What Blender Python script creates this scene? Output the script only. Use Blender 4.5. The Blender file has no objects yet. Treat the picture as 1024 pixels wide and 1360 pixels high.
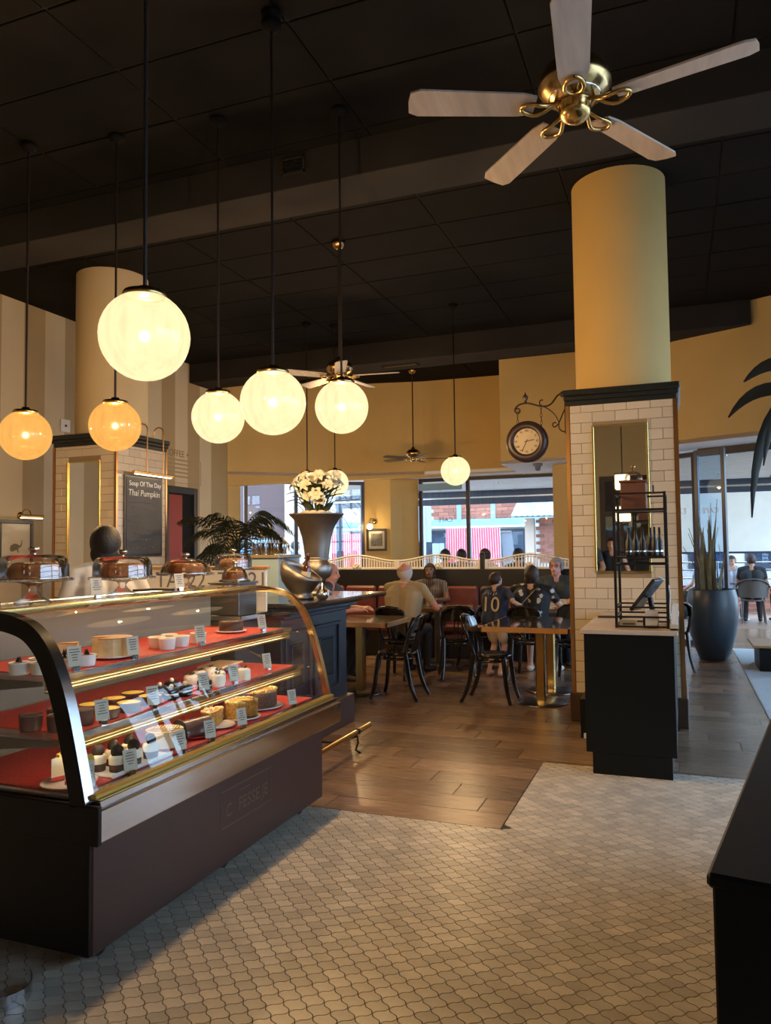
import bpy, bmesh, math, random
import numpy as np
from math import pi, sin, cos, radians
from mathutils import Vector, Matrix

scene = bpy.context.scene
col = scene.collection
random.seed(7)

# ------------------------------------------------------------------ camera
YAW, PITCH, ROLL, FPX = 0.36598, 0.05003, -0.01193, 1016.0
def cam_axes():
    cy, sy, cp, sp = cos(YAW), sin(YAW), cos(PITCH), sin(PITCH)
    f = Vector((-sy*cp, cy*cp, sp)); r = Vector((cy, sy, 0)); u = r.cross(f)
    return r*cos(ROLL)+u*sin(ROLL), u*cos(ROLL)-r*sin(ROLL), f
_r, _u, _f = cam_axes()
cam_data = bpy.data.cameras.new('camera')
cam_data.sensor_fit = 'HORIZONTAL'; cam_data.sensor_width = 36.0
cam_data.lens = FPX/1024*36.0; cam_data.clip_start = 0.05; cam_data.clip_end = 300
cam = bpy.data.objects.new('camera', cam_data); col.objects.link(cam)
M = Matrix((( _r.x, _u.x, -_f.x, 0), (_r.y, _u.y, -_f.y, 0), (_r.z, _u.z, -_f.z, 1.5), (0, 0, 0, 1)))
cam.matrix_world = M
scene.camera = cam

# ------------------------------------------------------------------ world, exposure
SKY = (0.53, 0.75, 1.0); SKY_STR = 8.5
world = bpy.data.worlds.new('sky'); scene.world = world; world.use_nodes = True
wn = world.node_tree.nodes; bg = wn['Background']
bg.inputs[0].default_value = (*SKY, 1); bg.inputs[1].default_value = SKY_STR
vs = scene.view_settings
vs.view_transform = 'Standard'; vs.look = 'None'; vs.gamma = 1; vs.exposure = 0.0
try: vs.use_curve_mapping = False
except Exception: pass
GLOBE_W = 105.0            # watts of each globe pendant's bulb
WARM = (1.0, 0.66, 0.33)

# ------------------------------------------------------------------ materials
MAT = {}
def nodes_of(m):
    m.use_nodes = True
    nt = m.node_tree
    return nt, nt.nodes, nt.links, nt.nodes['Principled BSDF']
def mk(name, c, rough=0.5, metal=0.0, var=0.0, vs_=6.0, bump=0.0, bs=60.0, coat=0.0, emit=None, es=0.0,
       stretch=(1,1,1), objrand=0.0, island=0.0, spec=0.5, c2=None, sheen=0.0, trans=0.0, obj_coords=True):
    m = bpy.data.materials.new(name); nt, N, L, p = nodes_of(m)
    p.inputs['Base Color'].default_value = (*c, 1); p.inputs['Roughness'].default_value = rough
    p.inputs['Metallic'].default_value = metal
    p.inputs['Specular IOR Level'].default_value = spec
    if coat: p.inputs['Coat Weight'].default_value = coat; p.inputs['Coat Roughness'].default_value = 0.08
    if trans: p.inputs['Transmission Weight'].default_value = trans
    if emit: p.inputs['Emission Color'].default_value = (*emit, 1); p.inputs['Emission Strength'].default_value = es
    tc = N.new('ShaderNodeTexCoord'); mp = N.new('ShaderNodeMapping'); mp.inputs['Scale'].default_value = stretch
    L.new(tc.outputs['Object' if obj_coords else 'Generated'], mp.inputs['Vector'])
    if var or c2:
        nz = N.new('ShaderNodeTexNoise'); nz.inputs['Scale'].default_value = vs_; nz.inputs['Detail'].default_value = 5
        L.new(mp.outputs[0], nz.inputs['Vector'])
        rp = N.new('ShaderNodeValToRGB')
        d = c2 if c2 else tuple(x*(1-var) for x in c)
        rp.color_ramp.elements[0].color = (*d, 1); rp.color_ramp.elements[1].color = (*[min(1, x*(1+var*0.6)) for x in c], 1)
        rp.color_ramp.elements[0].position = 0.3; rp.color_ramp.elements[1].position = 0.7
        L.new(nz.outputs['Fac'], rp.inputs['Fac']); src = rp.outputs[0]
        L.new(src, p.inputs['Base Color'])
    else: src = None
    if objrand or island:
        if objrand:
            oi = N.new('ShaderNodeObjectInfo'); rnd = oi.outputs['Random']; amt = objrand
        else:
            oi = N.new('ShaderNodeNewGeometry'); rnd = oi.outputs['Random Per Island']; amt = island
        mr = N.new('ShaderNodeMapRange'); mr.inputs['To Min'].default_value = 1-amt; mr.inputs['To Max'].default_value = 1+amt*0.5
        L.new(rnd, mr.inputs['Value'])
        mx = N.new('ShaderNodeMix'); mx.data_type = 'RGBA'; mx.blend_type = 'MULTIPLY'; mx.inputs['Factor'].default_value = 1
        if src: L.new(src, mx.inputs['A'])
        else: mx.inputs['A'].default_value = (*c, 1)
        L.new(mr.outputs[0], mx.inputs['B']); L.new(mx.outputs['Result'], p.inputs['Base Color'])
    if bump:
        nb = N.new('ShaderNodeTexNoise'); nb.inputs['Scale'].default_value = bs; nb.inputs['Detail'].default_value = 4
        L.new(mp.outputs[0], nb.inputs['Vector'])
        bp = N.new('ShaderNodeBump'); bp.inputs['Strength'].default_value = bump; bp.inputs['Distance'].default_value = 0.01
        L.new(nb.outputs['Fac'], bp.inputs['Height']); L.new(bp.outputs[0], p.inputs['Normal'])
    MAT[name] = m
    return m
def thin_glass(name, tint=(1, 1, 1), refl=1.0, rough=0.0, base=0.03):
    m = bpy.data.materials.new(name); m.use_nodes = True; nt = m.node_tree; N, L = nt.nodes, nt.links
    N.remove(N['Principled BSDF'])
    t = N.new('ShaderNodeBsdfTransparent'); t.inputs[0].default_value = (*tint, 1)
    g = N.new('ShaderNodeBsdfGlossy'); g.inputs['Roughness'].default_value = rough
    fr = N.new('ShaderNodeLayerWeight'); fr.inputs['Blend'].default_value = 0.28
    mu = N.new('ShaderNodeMath'); mu.operation = 'MULTIPLY_ADD'; mu.inputs[1].default_value = 0.75*refl; mu.inputs[2].default_value = base
    L.new(fr.outputs['Fresnel'], mu.inputs[0])
    mx = N.new('ShaderNodeMixShader'); L.new(mu.outputs[0], mx.inputs[0]); L.new(t.outputs[0], mx.inputs[1]); L.new(g.outputs[0], mx.inputs[2])
    L.new(mx.outputs[0], N['Material Output'].inputs['Surface'])
    MAT[name] = m
    return m
def emissive(name, c, s):
    m = bpy.data.materials.new(name); m.use_nodes = True; N, L = m.node_tree.nodes, m.node_tree.links
    N.remove(N['Principled BSDF'])
    e = N.new('ShaderNodeEmission'); e.inputs[0].default_value = (*c, 1); e.inputs[1].default_value = s
    L.new(e.outputs[0], N['Material Output'].inputs['Surface']); MAT[name] = m
    return m
def globe_mat(name, c, s):
    # opal glass: glows softly and lets the bulb's light through
    m = bpy.data.materials.new(name); m.use_nodes = True; N, L = m.node_tree.nodes, m.node_tree.links
    N.remove(N['Principled BSDF'])
    e = N.new('ShaderNodeEmission'); e.inputs[0].default_value = (*c, 1)
    tc = N.new('ShaderNodeTexCoord'); wv = N.new('ShaderNodeTexNoise'); wv.inputs['Scale'].default_value = 1.0
    mp = N.new('ShaderNodeMapping'); mp.inputs['Scale'].default_value = (16, 16, 0.6)
    L.new(tc.outputs['Object'], mp.inputs[0]); L.new(mp.outputs[0], wv.inputs['Vector'])
    mr = N.new('ShaderNodeMapRange'); mr.inputs['From Min'].default_value = 0.3; mr.inputs['From Max'].default_value = 0.7
    mr.inputs['To Min'].default_value = s*0.82; mr.inputs['To Max'].default_value = s*1.05
    L.new(wv.outputs['Fac'], mr.inputs['Value']); L.new(mr.outputs[0], e.inputs[1])
    t = N.new('ShaderNodeBsdfTransparent'); t.inputs[0].default_value = (1, 0.96, 0.88, 1)
    g = N.new('ShaderNodeBsdfGlossy'); g.inputs['Roughness'].default_value = 0.08
    mx = N.new('ShaderNodeMixShader'); mx.inputs[0].default_value = 0.3
    L.new(e.outputs[0], mx.inputs[1]); L.new(t.outputs[0], mx.inputs[2])
    mx2 = N.new('ShaderNodeMixShader'); mx2.inputs[0].default_value = 0.04
    L.new(mx.outputs[0], mx2.inputs[1]); L.new(g.outputs[0], mx2.inputs[2])
    L.new(mx2.outputs[0], N['Material Output'].inputs['Surface']); MAT[name] = m
    return m

mk('wall_yellow', (0.64, 0.425, 0.15), 0.75, var=0.06, vs_=1.5, bump=0.05, bs=200)
mk('wall_cream', (0.66, 0.56, 0.36), 0.75, var=0.05, vs_=1.5, bump=0.05, bs=200)
mk('stripe_tan', (0.40, 0.30, 0.16), 0.75, var=0.05, vs_=1.5)
mk('stripe_cream', (0.60, 0.50, 0.33), 0.75, var=0.05, vs_=1.5)
mk('shaft_left', (0.60, 0.45, 0.24), 0.75, var=0.05, vs_=1.5)
mk('soffit_white', (0.78, 0.80, 0.84), 0.7)
mk('ceiling_black', (0.0062, 0.0054, 0.0050), 0.9, spec=0.15, var=0.2, vs_=3, bump=0.1, bs=40)
mk('ceiling_gap', (0.004, 0.004, 0.004), 0.9)
mk('beam_black', (0.024, 0.021, 0.018), 0.85, spec=0.2, var=0.15, vs_=2)
mk('grout', (0.045, 0.038, 0.030), 0.8)
mk('grout_wall', (0.30, 0.22, 0.13), 0.85)
mk('floor_tile', (0.62, 0.55, 0.455), 0.34, var=0.16, vs_=9, objrand=0.22, bump=0.04, bs=90)
mk('floor_tile_far', (0.62, 0.55, 0.455), 0.34, var=0.16, vs_=9, island=0.22, bump=0.04, bs=90)
mk('plank', (0.36, 0.235, 0.155), 0.24, c2=(0.15, 0.092, 0.060), vs_=7, stretch=(1.0, 14, 1), objrand=0.35, bump=0.08, bs=30, obj_coords=True)
mk('plank_gap', (0.030, 0.020, 0.012), 0.8)
mk('wall_tile', (0.66, 0.55, 0.40), 0.16, objrand=0.10, coat=0.4)
mk('copper_trim', (0.55, 0.30, 0.12), 0.30, metal=1.0)
mk('cornice_black', (0.014, 0.017, 0.016), 0.35)
mk('base_brown', (0.060, 0.032, 0.018), 0.4, var=0.2, vs_=4)
mk('brass', (0.62, 0.42, 0.16), 0.22, metal=1.0)
mk('antique_brass', (0.50, 0.34, 0.15), 0.25, metal=1.0)
mk('gold_frame', (0.75, 0.56, 0.20), 0.25, metal=1.0)
mk('steel', (0.66, 0.67, 0.69), 0.16, metal=1.0, var=0.05, stretch=(1, 0.05, 8), vs_=10)
mk('steel_dark', (0.28, 0.28, 0.29), 0.30, metal=1.0)
mk('mirror', (0.88, 0.88, 0.86), 0.015, metal=1.0)
mk('case_brown', (0.060, 0.026, 0.020), 0.38, var=0.08, vs_=3)
mk('case_frame_black', (0.007, 0.006, 0.006), 0.4, spec=0.3)
mk('rubber', (0.010, 0.010, 0.010), 0.6)
mk('navy_paint', (0.026, 0.032, 0.044), 0.42)
mk('counter_top', (0.020, 0.017, 0.015), 0.10, coat=0.5)
mk('plinth_brown', (0.080, 0.045, 0.040), 0.4)
mk('red_liner', (0.58, 0.050, 0.036), 0.6, var=0.25, vs_=60)
mk('rail_gold', (0.55, 0.38, 0.10), 0.3, metal=0.8)
mk('porcelain', (0.82, 0.80, 0.76), 0.2, coat=0.3)
mk('choc', (0.070, 0.028, 0.014), 0.45, var=0.4, vs_=40, bump=0.3, bs=120)
mk('choc_glaze', (0.120, 0.060, 0.050), 0.25)
mk('cookie_black', (0.016, 0.011, 0.010), 0.6, bump=0.3, bs=200)
mk('cream', (0.86, 0.80, 0.62), 0.5, bump=0.15, bs=60)
mk('custard', (0.92, 0.68, 0.12), 0.5)
mk('cheesecake', (0.78, 0.58, 0.30), 0.6, var=0.15, vs_=30)
mk('cheesecake_top', (0.62, 0.30, 0.09), 0.4, var=0.3, vs_=12)
mk('crumble', (0.66, 0.38, 0.09), 0.8, c2=(0.32, 0.15, 0.03), vs_=70, bump=1.0, bs=110)
mk('nuts', (0.78, 0.62, 0.22), 0.8, var=0.4, vs_=90, bump=1.0, bs=120)
mk('choc_side', (0.065, 0.022, 0.016), 0.6, c2=(0.20, 0.10, 0.06), vs_=120, bump=0.8, bs=160)
mk('wood_board', (0.62, 0.42, 0.20), 0.5, var=0.2, vs_=6, stretch=(1, 10, 1))
mk('card', (0.56, 0.49, 0.37), 0.6, var=0.06, vs_=20)
mk('card_ink', (0.10, 0.08, 0.06), 0.7)
mk('bundt', (0.27, 0.105, 0.040), 0.5, c2=(0.14, 0.05, 0.02), vs_=14, bump=0.5, bs=60)
mk('white_paper', (0.80, 0.78, 0.72), 0.7)
mk('black_paint', (0.005, 0.005, 0.006), 0.45, spec=0.2)
mk('black_lacquer', (0.008, 0.007, 0.007), 0.14, coat=0.6)
mk('stand_black', (0.0055, 0.007, 0.0065), 0.42, spec=0.25)
mk('marble', (0.66, 0.54, 0.42), 0.25, c2=(0.52, 0.40, 0.30), vs_=3)
mk('cage_black', (0.010, 0.010, 0.010), 0.4)
mk('grinder_wood', (0.20, 0.075, 0.040), 0.45, var=0.2, vs_=5, stretch=(1, 1, 8))
mk('screen_dark', (0.018, 0.022, 0.026), 0.22)
mk('plastic_black', (0.012, 0.012, 0.012), 0.4)
mk('plastic_white', (0.75, 0.73, 0.70), 0.4)
mk('table_top', (0.060, 0.050, 0.045), 0.06, coat=0.8)
mk('table_top_pale', (0.28, 0.22, 0.13), 0.10, coat=0.6)
mk('table_edge', (0.42, 0.22, 0.085), 0.4, var=0.2, vs_=5)
mk('leather_red', (0.15, 0.035, 0.030), 0.40, var=0.25, vs_=8, bump=0.15, bs=60)
mk('booth_black', (0.010, 0.010, 0.012), 0.4)
mk('rail_white', (0.74, 0.70, 0.62), 0.5)
mk('pot_blue', (0.030, 0.045, 0.062), 0.35, var=0.15, vs_=3)
mk('soil', (0.05, 0.03, 0.02), 0.9, bump=0.6, bs=80)
mk('leaf_palm', (0.030, 0.040, 0.020), 0.5, objrand=0.3)
mk('leaf_snake', (0.15, 0.15, 0.085), 0.5, var=0.4, vs_=14, stretch=(1, 1, 0.6))
mk('leaf_green', (0.040, 0.065, 0.032), 0.45)
mk('leaf_dark', (0.035, 0.035, 0.024), 0.5)
mk('stem', (0.06, 0.075, 0.03), 0.6)
mk('petal', (0.50, 0.45, 0.33), 0.6)
mk('pewter', (0.34, 0.30, 0.265), 0.42, metal=1.0, var=0.25, vs_=5)
mk('bottle_brown', (0.060, 0.016, 0.006), 0.08, coat=0.6)
mk('bottle_label', (0.50, 0.42, 0.30), 0.6)
mk('silver', (0.62, 0.58, 0.52), 0.15, metal=1.0)
mk('wood_dark', (0.050, 0.022, 0.012), 0.35)
mk('clock_face', (0.70, 0.58, 0.40), 0.5)
mk('clock_rim', (0.040, 0.022, 0.022), 0.35)
mk('iron', (0.050, 0.035, 0.026), 0.35, metal=0.6)
mk('chalkboard', (0.045, 0.045, 0.050), 0.6, var=0.3, vs_=3)
mk('chalk', (0.75, 0.73, 0.68), 0.9)
mk('chalk_faint', (0.26, 0.25, 0.245), 0.9)
mk('frame_dark', (0.022, 0.016, 0.014), 0.35)
mk('mat_white', (0.78, 0.75, 0.66), 0.8)
mk('print_grey', (0.16, 0.16, 0.17), 0.8)
mk('photo_grey', (0.12, 0.11, 0.09), 0.6, c2=(0.4, 0.38, 0.33), vs_=30)
mk('switch_white', (0.78, 0.76, 0.72), 0.4)
mk('door_dark', (0.030, 0.030, 0.034), 0.4)
mk('door_red', (0.30, 0.040, 0.022), 0.5)
mk('blade', (0.50, 0.42, 0.36), 0.35, var=0.2, vs_=3, stretch=(8, 1, 1))
mk('blade_dark', (0.060, 0.048, 0.040), 0.4)
mk('window_frame', (0.028, 0.020, 0.022), 0.4)
mk('door_frame_blue', (0.035, 0.045, 0.070), 0.35)
mk('awning', (0.58, 0.57, 0.54), 0.6)
mk('beam_navy', (0.022, 0.028, 0.045), 0.5)
mk('blind', (0.78, 0.76, 0.68), 0.8, var=0.05, vs_=3)
mk('brick', (0.36, 0.13, 0.085), 0.85, objrand=0.3)
mk('brick_pale', (0.46, 0.34, 0.26), 0.85, objrand=0.2)
mk('mortar', (0.52, 0.48, 0.44), 0.9)
mk('hoarding_red', (0.62, 0.060, 0.10), 0.5)
mk('panel_grey', (0.16, 0.17, 0.20), 0.6)
mk('panel_paleblue', (0.30, 0.42, 0.48), 0.5)
mk('fascia_blue', (0.22, 0.38, 0.52), 0.5)
mk('roof_tile', (0.28, 0.36, 0.36), 0.6, objrand=0.2)
mk('terrace', (0.23, 0.14, 0.10), 0.5, var=0.2, vs_=4)
mk('pavement', (0.42, 0.40, 0.40), 0.7, var=0.1, vs_=2)
mk('floor_skylit', (0.50, 0.56, 0.62), 0.7)  # pale blue holds the skylight falling on the tile floor
mk('rattan', (0.060, 0.050, 0.045), 0.6, bump=0.5, bs=150)
mk('skin_light', (0.58, 0.34, 0.25), 0.5)
mk('skin_pink', (0.62, 0.30, 0.24), 0.5)
mk('skin_tan', (0.40, 0.22, 0.14), 0.5)
mk('skin_dark', (0.14, 0.065, 0.040), 0.5)
mk('hair_black', (0.012, 0.010, 0.010), 0.55, bump=0.4, bs=120)
mk('hair_brown', (0.035, 0.020, 0.014), 0.55, bump=0.4, bs=120)
mk('hair_grey', (0.22, 0.21, 0.20), 0.6, bump=0.4, bs=120)
mk('hair_white', (0.62, 0.58, 0.54), 0.6, bump=0.4, bs=120)
mk('shirt_beige', (0.42, 0.33, 0.20), 0.8, bump=0.15, bs=25)
mk('shirt_navy', (0.022, 0.034, 0.085), 0.7, bump=0.15, bs=25)
mk('shirt_green', (0.034, 0.042, 0.038), 0.8, bump=0.15, bs=25)
mk('shirt_white', (0.62, 0.58, 0.52), 0.8, bump=0.15, bs=25)
mk('shirt_blue', (0.16, 0.26, 0.42), 0.8, bump=0.15, bs=25)
mk('shirt_black', (0.012, 0.013, 0.016), 0.8, bump=0.15, bs=25)
mk('shirt_slate', (0.048, 0.056, 0.070), 0.8, bump=0.15, bs=25)
mk('shirt_grey', (0.30, 0.33, 0.40), 0.8, bump=0.15, bs=25)
mk('trousers_dark', (0.014, 0.014, 0.018), 0.8)
mk('shorts_beige', (0.62, 0.48, 0.34), 0.8)
mk('shoe_black', (0.012, 0.012, 0.012), 0.5)
mk('shoe_white', (0.70, 0.70, 0.68), 0.5)
mk('eye', (0.02, 0.015, 0.012), 0.2)
mk('lips', (0.30, 0.10, 0.08), 0.5)
mk('number_gold', (0.62, 0.50, 0.32), 0.6)
mk('bag_strap', (0.19, 0.18, 0.14), 0.7)
mk('lens_red', (0.25, 0.05, 0.05), 0.2)
mk('wall_back', (0.60, 0.43, 0.19), 0.75)
mk('shade_box', (0.9, 0.8, 0.6), 0.6, emit=(1.0, 0.78, 0.45), es=2.6)
mk('concrete', (0.34, 0.33, 0.33), 0.8, var=0.1, vs_=2)
thin_glass('glass')
thin_glass('glass_dome', (0.98, 0.97, 0.95), 1.3, base=0.12)
thin_glass('glass_window', (0.97, 0.985, 1.0), 0.55)
thin_glass('glass_blue', (0.80, 0.90, 1.0), 0.8)
thin_glass('glass_case', (0.985, 0.985, 0.97), 0.85)
thin_glass('glass_curved', (0.985, 0.985, 0.97), 1.0, base=0.035)
globe_mat('globe', (1.0, 0.80, 0.44), 1.5)
globe_mat('globe_amber', (1.0, 0.46, 0.10), 1.25)
emissive('strip_light', (1.0, 0.82, 0.50), 38.0)
emissive('bulb', (1.0, 0.80, 0.50), 9.0)
emissive('lamp_strip', (1.0, 0.86, 0.58), 8.0)
def patterned(name, base, spots, kind):
    m = mk(name, base, 0.8); nt, N, L, p = nodes_of(m)
    tc = N.new('ShaderNodeTexCoord'); rp = N.new('ShaderNodeValToRGB'); rp.color_ramp.interpolation = 'CONSTANT'
    if kind == 'floral':
        v = N.new('ShaderNodeTexVoronoi'); v.inputs['Scale'].default_value = 11; L.new(tc.outputs['Object'], v.inputs['Vector'])
        nz = N.new('ShaderNodeTexNoise'); nz.inputs['Scale'].default_value = 40; L.new(tc.outputs['Object'], nz.inputs['Vector'])
        ad = N.new('ShaderNodeMath'); ad.operation = 'MULTIPLY_ADD'; ad.inputs[1].default_value = 0.5
        L.new(nz.outputs['Fac'], ad.inputs[0]); L.new(v.outputs['Distance'], ad.inputs[2]); L.new(ad.outputs[0], rp.inputs['Fac'])
        rp.color_ramp.elements[0].color = (*spots, 1); rp.color_ramp.elements[1].color = (*base, 1); rp.color_ramp.elements[1].position = 0.55
    else:
        w = N.new('ShaderNodeTexWave'); w.inputs['Scale'].default_value = 14; w.bands_direction = 'X'
        L.new(tc.outputs['Object'], w.inputs['Vector']); L.new(w.outputs['Fac'], rp.inputs['Fac'])
        rp.color_ramp.elements[0].color = (*base, 1); rp.color_ramp.elements[1].color = (*spots, 1); rp.color_ramp.elements[1].position = 0.86
    L.new(rp.outputs[0], p.inputs['Base Color'])
patterned('floral', (0.012, 0.014, 0.020), (0.55, 0.52, 0.42), 'floral')
patterned('stripes', (0.014, 0.011, 0.012), (0.42, 0.36, 0.32), 'stripe')
# ------------------------------------------------------------------ mesh helpers
class MB:
    def __init__(s): s.v = []; s.f = []; s.sm = []
    def add(s, vs, fs, smooth=False):
        o = len(s.v); s.v += [tuple(p) for p in vs]
        for f in fs: s.f.append(tuple(i+o for i in f)); s.sm.append(smooth)
        return s
    def box(s, x0, x1, y0, y1, z0, z1, M=None):
        vs = [(x, y, z) for z in (z0, z1) for y in (y0, y1) for x in (x0, x1)]
        if M is not None: vs = [M @ Vector(p) for p in vs]
        return s.add(vs, [(0,2,3,1),(4,5,7,6),(0,1,5,4),(2,6,7,3),(0,4,6,2),(1,3,7,5)])
    def bbox(s, x0, x1, y0, y1, z0, z1, b=0.005, M=None):   # box with chamfered edges
        xs, ys, zs = (x0, x1), (y0, y1), (z0, z1); vs = []; idx = {}
        for i in (0, 1):
            for j in (0, 1):
                for k in (0, 1):
                    p = (xs[i], ys[j], zs[k]); d = (b*(1-2*i), b*(1-2*j), b*(1-2*k))
                    for a in range(3):
                        q = [p[c]+(0 if c == a else d[c]) for c in range(3)]
                        idx[i,j,k,a] = len(vs); vs.append(q)
        F = []
        for a in range(3):
            u, w = [(1,2),(2,0),(0,1)][a]
            for side in (0, 1):
                r = []
                for (cu, cw) in ((0,0),(1,0),(1,1),(0,1)):
                    t = [0,0,0]; t[a] = side; t[u] = cu; t[w] = cw
                    r.append(idx[t[0],t[1],t[2],a])
                F.append(tuple(r if side else r[::-1]))
        for a in range(3):
            u, w = [(1,2),(2,0),(0,1)][a]
            for cu in (0,1):
                for cw in (0,1):
                    t0=[0,0,0]; t1=[0,0,0]; t0[u]=t1[u]=cu; t0[w]=t1[w]=cw; t1[a]=1
                    r = (idx[t0[0],t0[1],t0[2],u], idx[t1[0],t1[1],t1[2],u], idx[t1[0],t1[1],t1[2],w], idx[t0[0],t0[1],t0[2],w])
                    F.append(r if (cu != cw) else r[::-1])
        for i in (0,1):
            for j in (0,1):
                for k in (0,1):
                    r = (idx[i,j,k,0], idx[i,j,k,1], idx[i,j,k,2])
                    F.append(r if (i+j+k) % 2 else r[::-1])
        if M is not None: vs = [M @ Vector(p) for p in vs]
        return s.add(vs, F)
    def tube(s, path, r, n=8, caps=True, closed=False, flat=1.0):
        P = [Vector(p) for p in path]; m = len(P)
        R = r if isinstance(r, (list, tuple)) else [r]*m
        vs = []; up = None
        for i, p in enumerate(P):
            if closed: t = P[(i+1) % m]-P[i-1]
            else: t = P[min(i+1, m-1)]-P[max(i-1, 0)]
            if t.length < 1e-9: t = Vector((0,0,1))
            t.normalize()
            if up is None:
                a = Vector((0,0,1)) if abs(t.z) < 0.9 else Vector((1,0,0))
                up = (a - t*a.dot(t)).normalized()
            else:
                up = up - t*up.dot(t)
                if up.length < 1e-6: up = Vector((1,0,0)) - t*t.x
                up.normalize()
            sd = t.cross(up)
            for k in range(n):
                an = 2*pi*k/n
                vs.append(p + (up*cos(an)*flat + sd*sin(an))*R[i])
        F = []
        for i in range(m if closed else m-1):
            j = (i+1) % m
            for k in range(n): F.append((i*n+k, i*n+(k+1) % n, j*n+(k+1) % n, j*n+k))
        s.add(vs, F, True)
        if caps and not closed:
            s.add(vs[:n], [tuple(range(n))[::-1]]); s.add(vs[-n:], [tuple(range(n))])
        return s
    def cyl(s, p0, p1, r0, r1=None, n=16, caps=True):
        return s.tube([p0, p1], [r0, r0 if r1 is None else r1], n, caps)
    def lathe(s, prof, n=24, c=(0,0,0), M=None, smooth=True, a0=0, a1=2*pi):
        vs = []; full = abs(a1-a0-2*pi) < 1e-6; nn = n if full else n+1
        for (r, z) in prof:
            for k in range(nn):
                a = a0+(a1-a0)*k/n
                p = Vector((c[0]+r*cos(a), c[1]+r*sin(a), c[2]+z))
                vs.append(M @ p if M is not None else p)
        F = []
        for i in range(len(prof)-1):
            for k in range(n):
                k2 = (k+1) % n if full else k+1
                F.append((i*nn+k, i*nn+k2, (i+1)*nn+k2, (i+1)*nn+k))
        return s.add(vs, F, smooth)
    def sphere(s, c, r, sc=(1,1,1), nu=16, nv=10, M=None):
        vs = [Vector((0,0,1))]
        for i in range(1, nv):
            th = pi*i/nv
            for k in range(nu): vs.append(Vector((sin(th)*cos(2*pi*k/nu), sin(th)*sin(2*pi*k/nu), cos(th))))
        vs.append(Vector((0,0,-1)))
        vs = [Vector((c[0]+p.x*r*sc[0], c[1]+p.y*r*sc[1], c[2]+p.z*r*sc[2])) for p in vs]
        if M is not None: vs = [M @ p for p in vs]
        F = [(0, 1+k, 1+(k+1) % nu) for k in range(nu)]
        for i in range(nv-2):
            for k in range(nu):
                a = 1+i*nu; F.append((a+k, a+nu+k, a+nu+(k+1) % nu, a+(k+1) % nu))
        L = len(vs)-1; a = 1+(nv-2)*nu
        F += [(a+k, L, a+(k+1) % nu) for k in range(nu)]
        return s.add(vs, F, True)
    def prism(s, poly, z0, z1, M=None, smooth=False):
        n = len(poly); vs = [Vector((x, y, z0)) for x, y in poly]+[Vector((x, y, z1)) for x, y in poly]
        if M is not None: vs = [M @ p for p in vs]
        s.add(vs, [tuple(range(n))[::-1], tuple(range(n, 2*n))])
        return s.add(vs, [(i, (i+1) % n, n+(i+1) % n, n+i) for i in range(n)], smooth)
    def quad(s, a, b, c, d): return s.add([a, b, c, d], [(0,1,2,3)])
    def sheet(s, rows, smooth=True):                    # grid of points
        m, n = len(rows), len(rows[0]); vs = [p for r in rows for p in r]
        return s.add(vs, [(i*n+j, i*n+j+1, (i+1)*n+j+1, (i+1)*n+j) for i in range(m-1) for j in range(n-1)], smooth)
    def mesh(s, name):
        me = bpy.data.meshes.new(name); me.from_pydata([tuple(p) for p in s.v], [], s.f)
        me.polygons.foreach_set('use_smooth', s.sm); me.update()
        return me
    def build(s, name, mat, parent=None, label=None, loc=None):
        return obj(name, s.mesh(name), mat, parent, label, loc)
def obj(name, me, mat, parent=None, label=None, loc=None):
    o = bpy.data.objects.new(name, me); col.objects.link(o)
    if mat and not me.materials: me.materials.append(MAT[mat] if isinstance(mat, str) else mat)
    if parent: o.parent = parent
    if label: o['label'] = label
    if loc: o.location = loc
    return o
def tag(o, label, cat, group=None):
    o['label'] = label; o['category'] = cat
    if group: o['group'] = group
    return o
def thing(name, label, cat, loc=(0,0,0), rz=0.0, group=None):
    o = bpy.data.objects.new(name, None); col.objects.link(o); o.empty_display_size = 0.1
    o.location = loc; o.rotation_euler = (0, 0, rz)
    return tag(o, label, cat, group)
def struct(name, mb, mat, parent=None, label=None):
    o = mb.build(name, mat, parent, label); o['kind'] = 'structure'
    return o
def copy_tree(o, parent=None):
    c = o.copy(); col.objects.link(c)
    if parent: c.parent = parent
    for ch in o.children: copy_tree(ch, c)
    return c
def dup(root, loc, rz=0.0, label=None, group=None, scale=None):
    r = copy_tree(root); r.location = loc; r.rotation_euler = (0, 0, rz)
    if label: r['label'] = label
    if group: r['group'] = group
    if scale: r.scale = scale
    return r
def instance(name, me, parent, loc, rz=0.0):
    o = bpy.data.objects.new(name, me); col.objects.link(o); o.parent = parent; o.location = loc
    if rz: o.rotation_euler = (0, 0, rz)
    return o
_dg = bpy.context.evaluated_depsgraph_get
def text(body, size, mat, parent, M, name='lettering', extrude=0.0008, align='CENTER', shear=0.0, spacing=1.0):
    cu = bpy.data.curves.new('txt', 'FONT'); cu.body = body; cu.size = size; cu.align_x = align; cu.align_y = 'CENTER'
    cu.extrude = extrude; cu.shear = shear; cu.space_character = spacing; cu.resolution_u = 3
    t = bpy.data.objects.new('txt', cu); col.objects.link(t)
    dg = _dg(); dg.update(); me = bpy.data.meshes.new_from_object(t.evaluated_get(dg))
    bpy.data.objects.remove(t); bpy.data.curves.remove(cu)
    me.materials.clear(); me.transform(M)
    return obj(name, me, mat, parent)
def frame(o, x, y):            # matrix with origin o, x axis, y axis
    x = Vector(x).normalized(); y = Vector(y); y = (y-x*y.dot(x)).normalized(); z = x.cross(y); o = Vector(o)
    return Matrix(((x.x, y.x, z.x, o.x), (x.y, y.y, z.y, o.y), (x.z, y.z, z.z, o.z), (0,0,0,1)))
def T(x, y, z): return Matrix.Translation((x, y, z))
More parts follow.
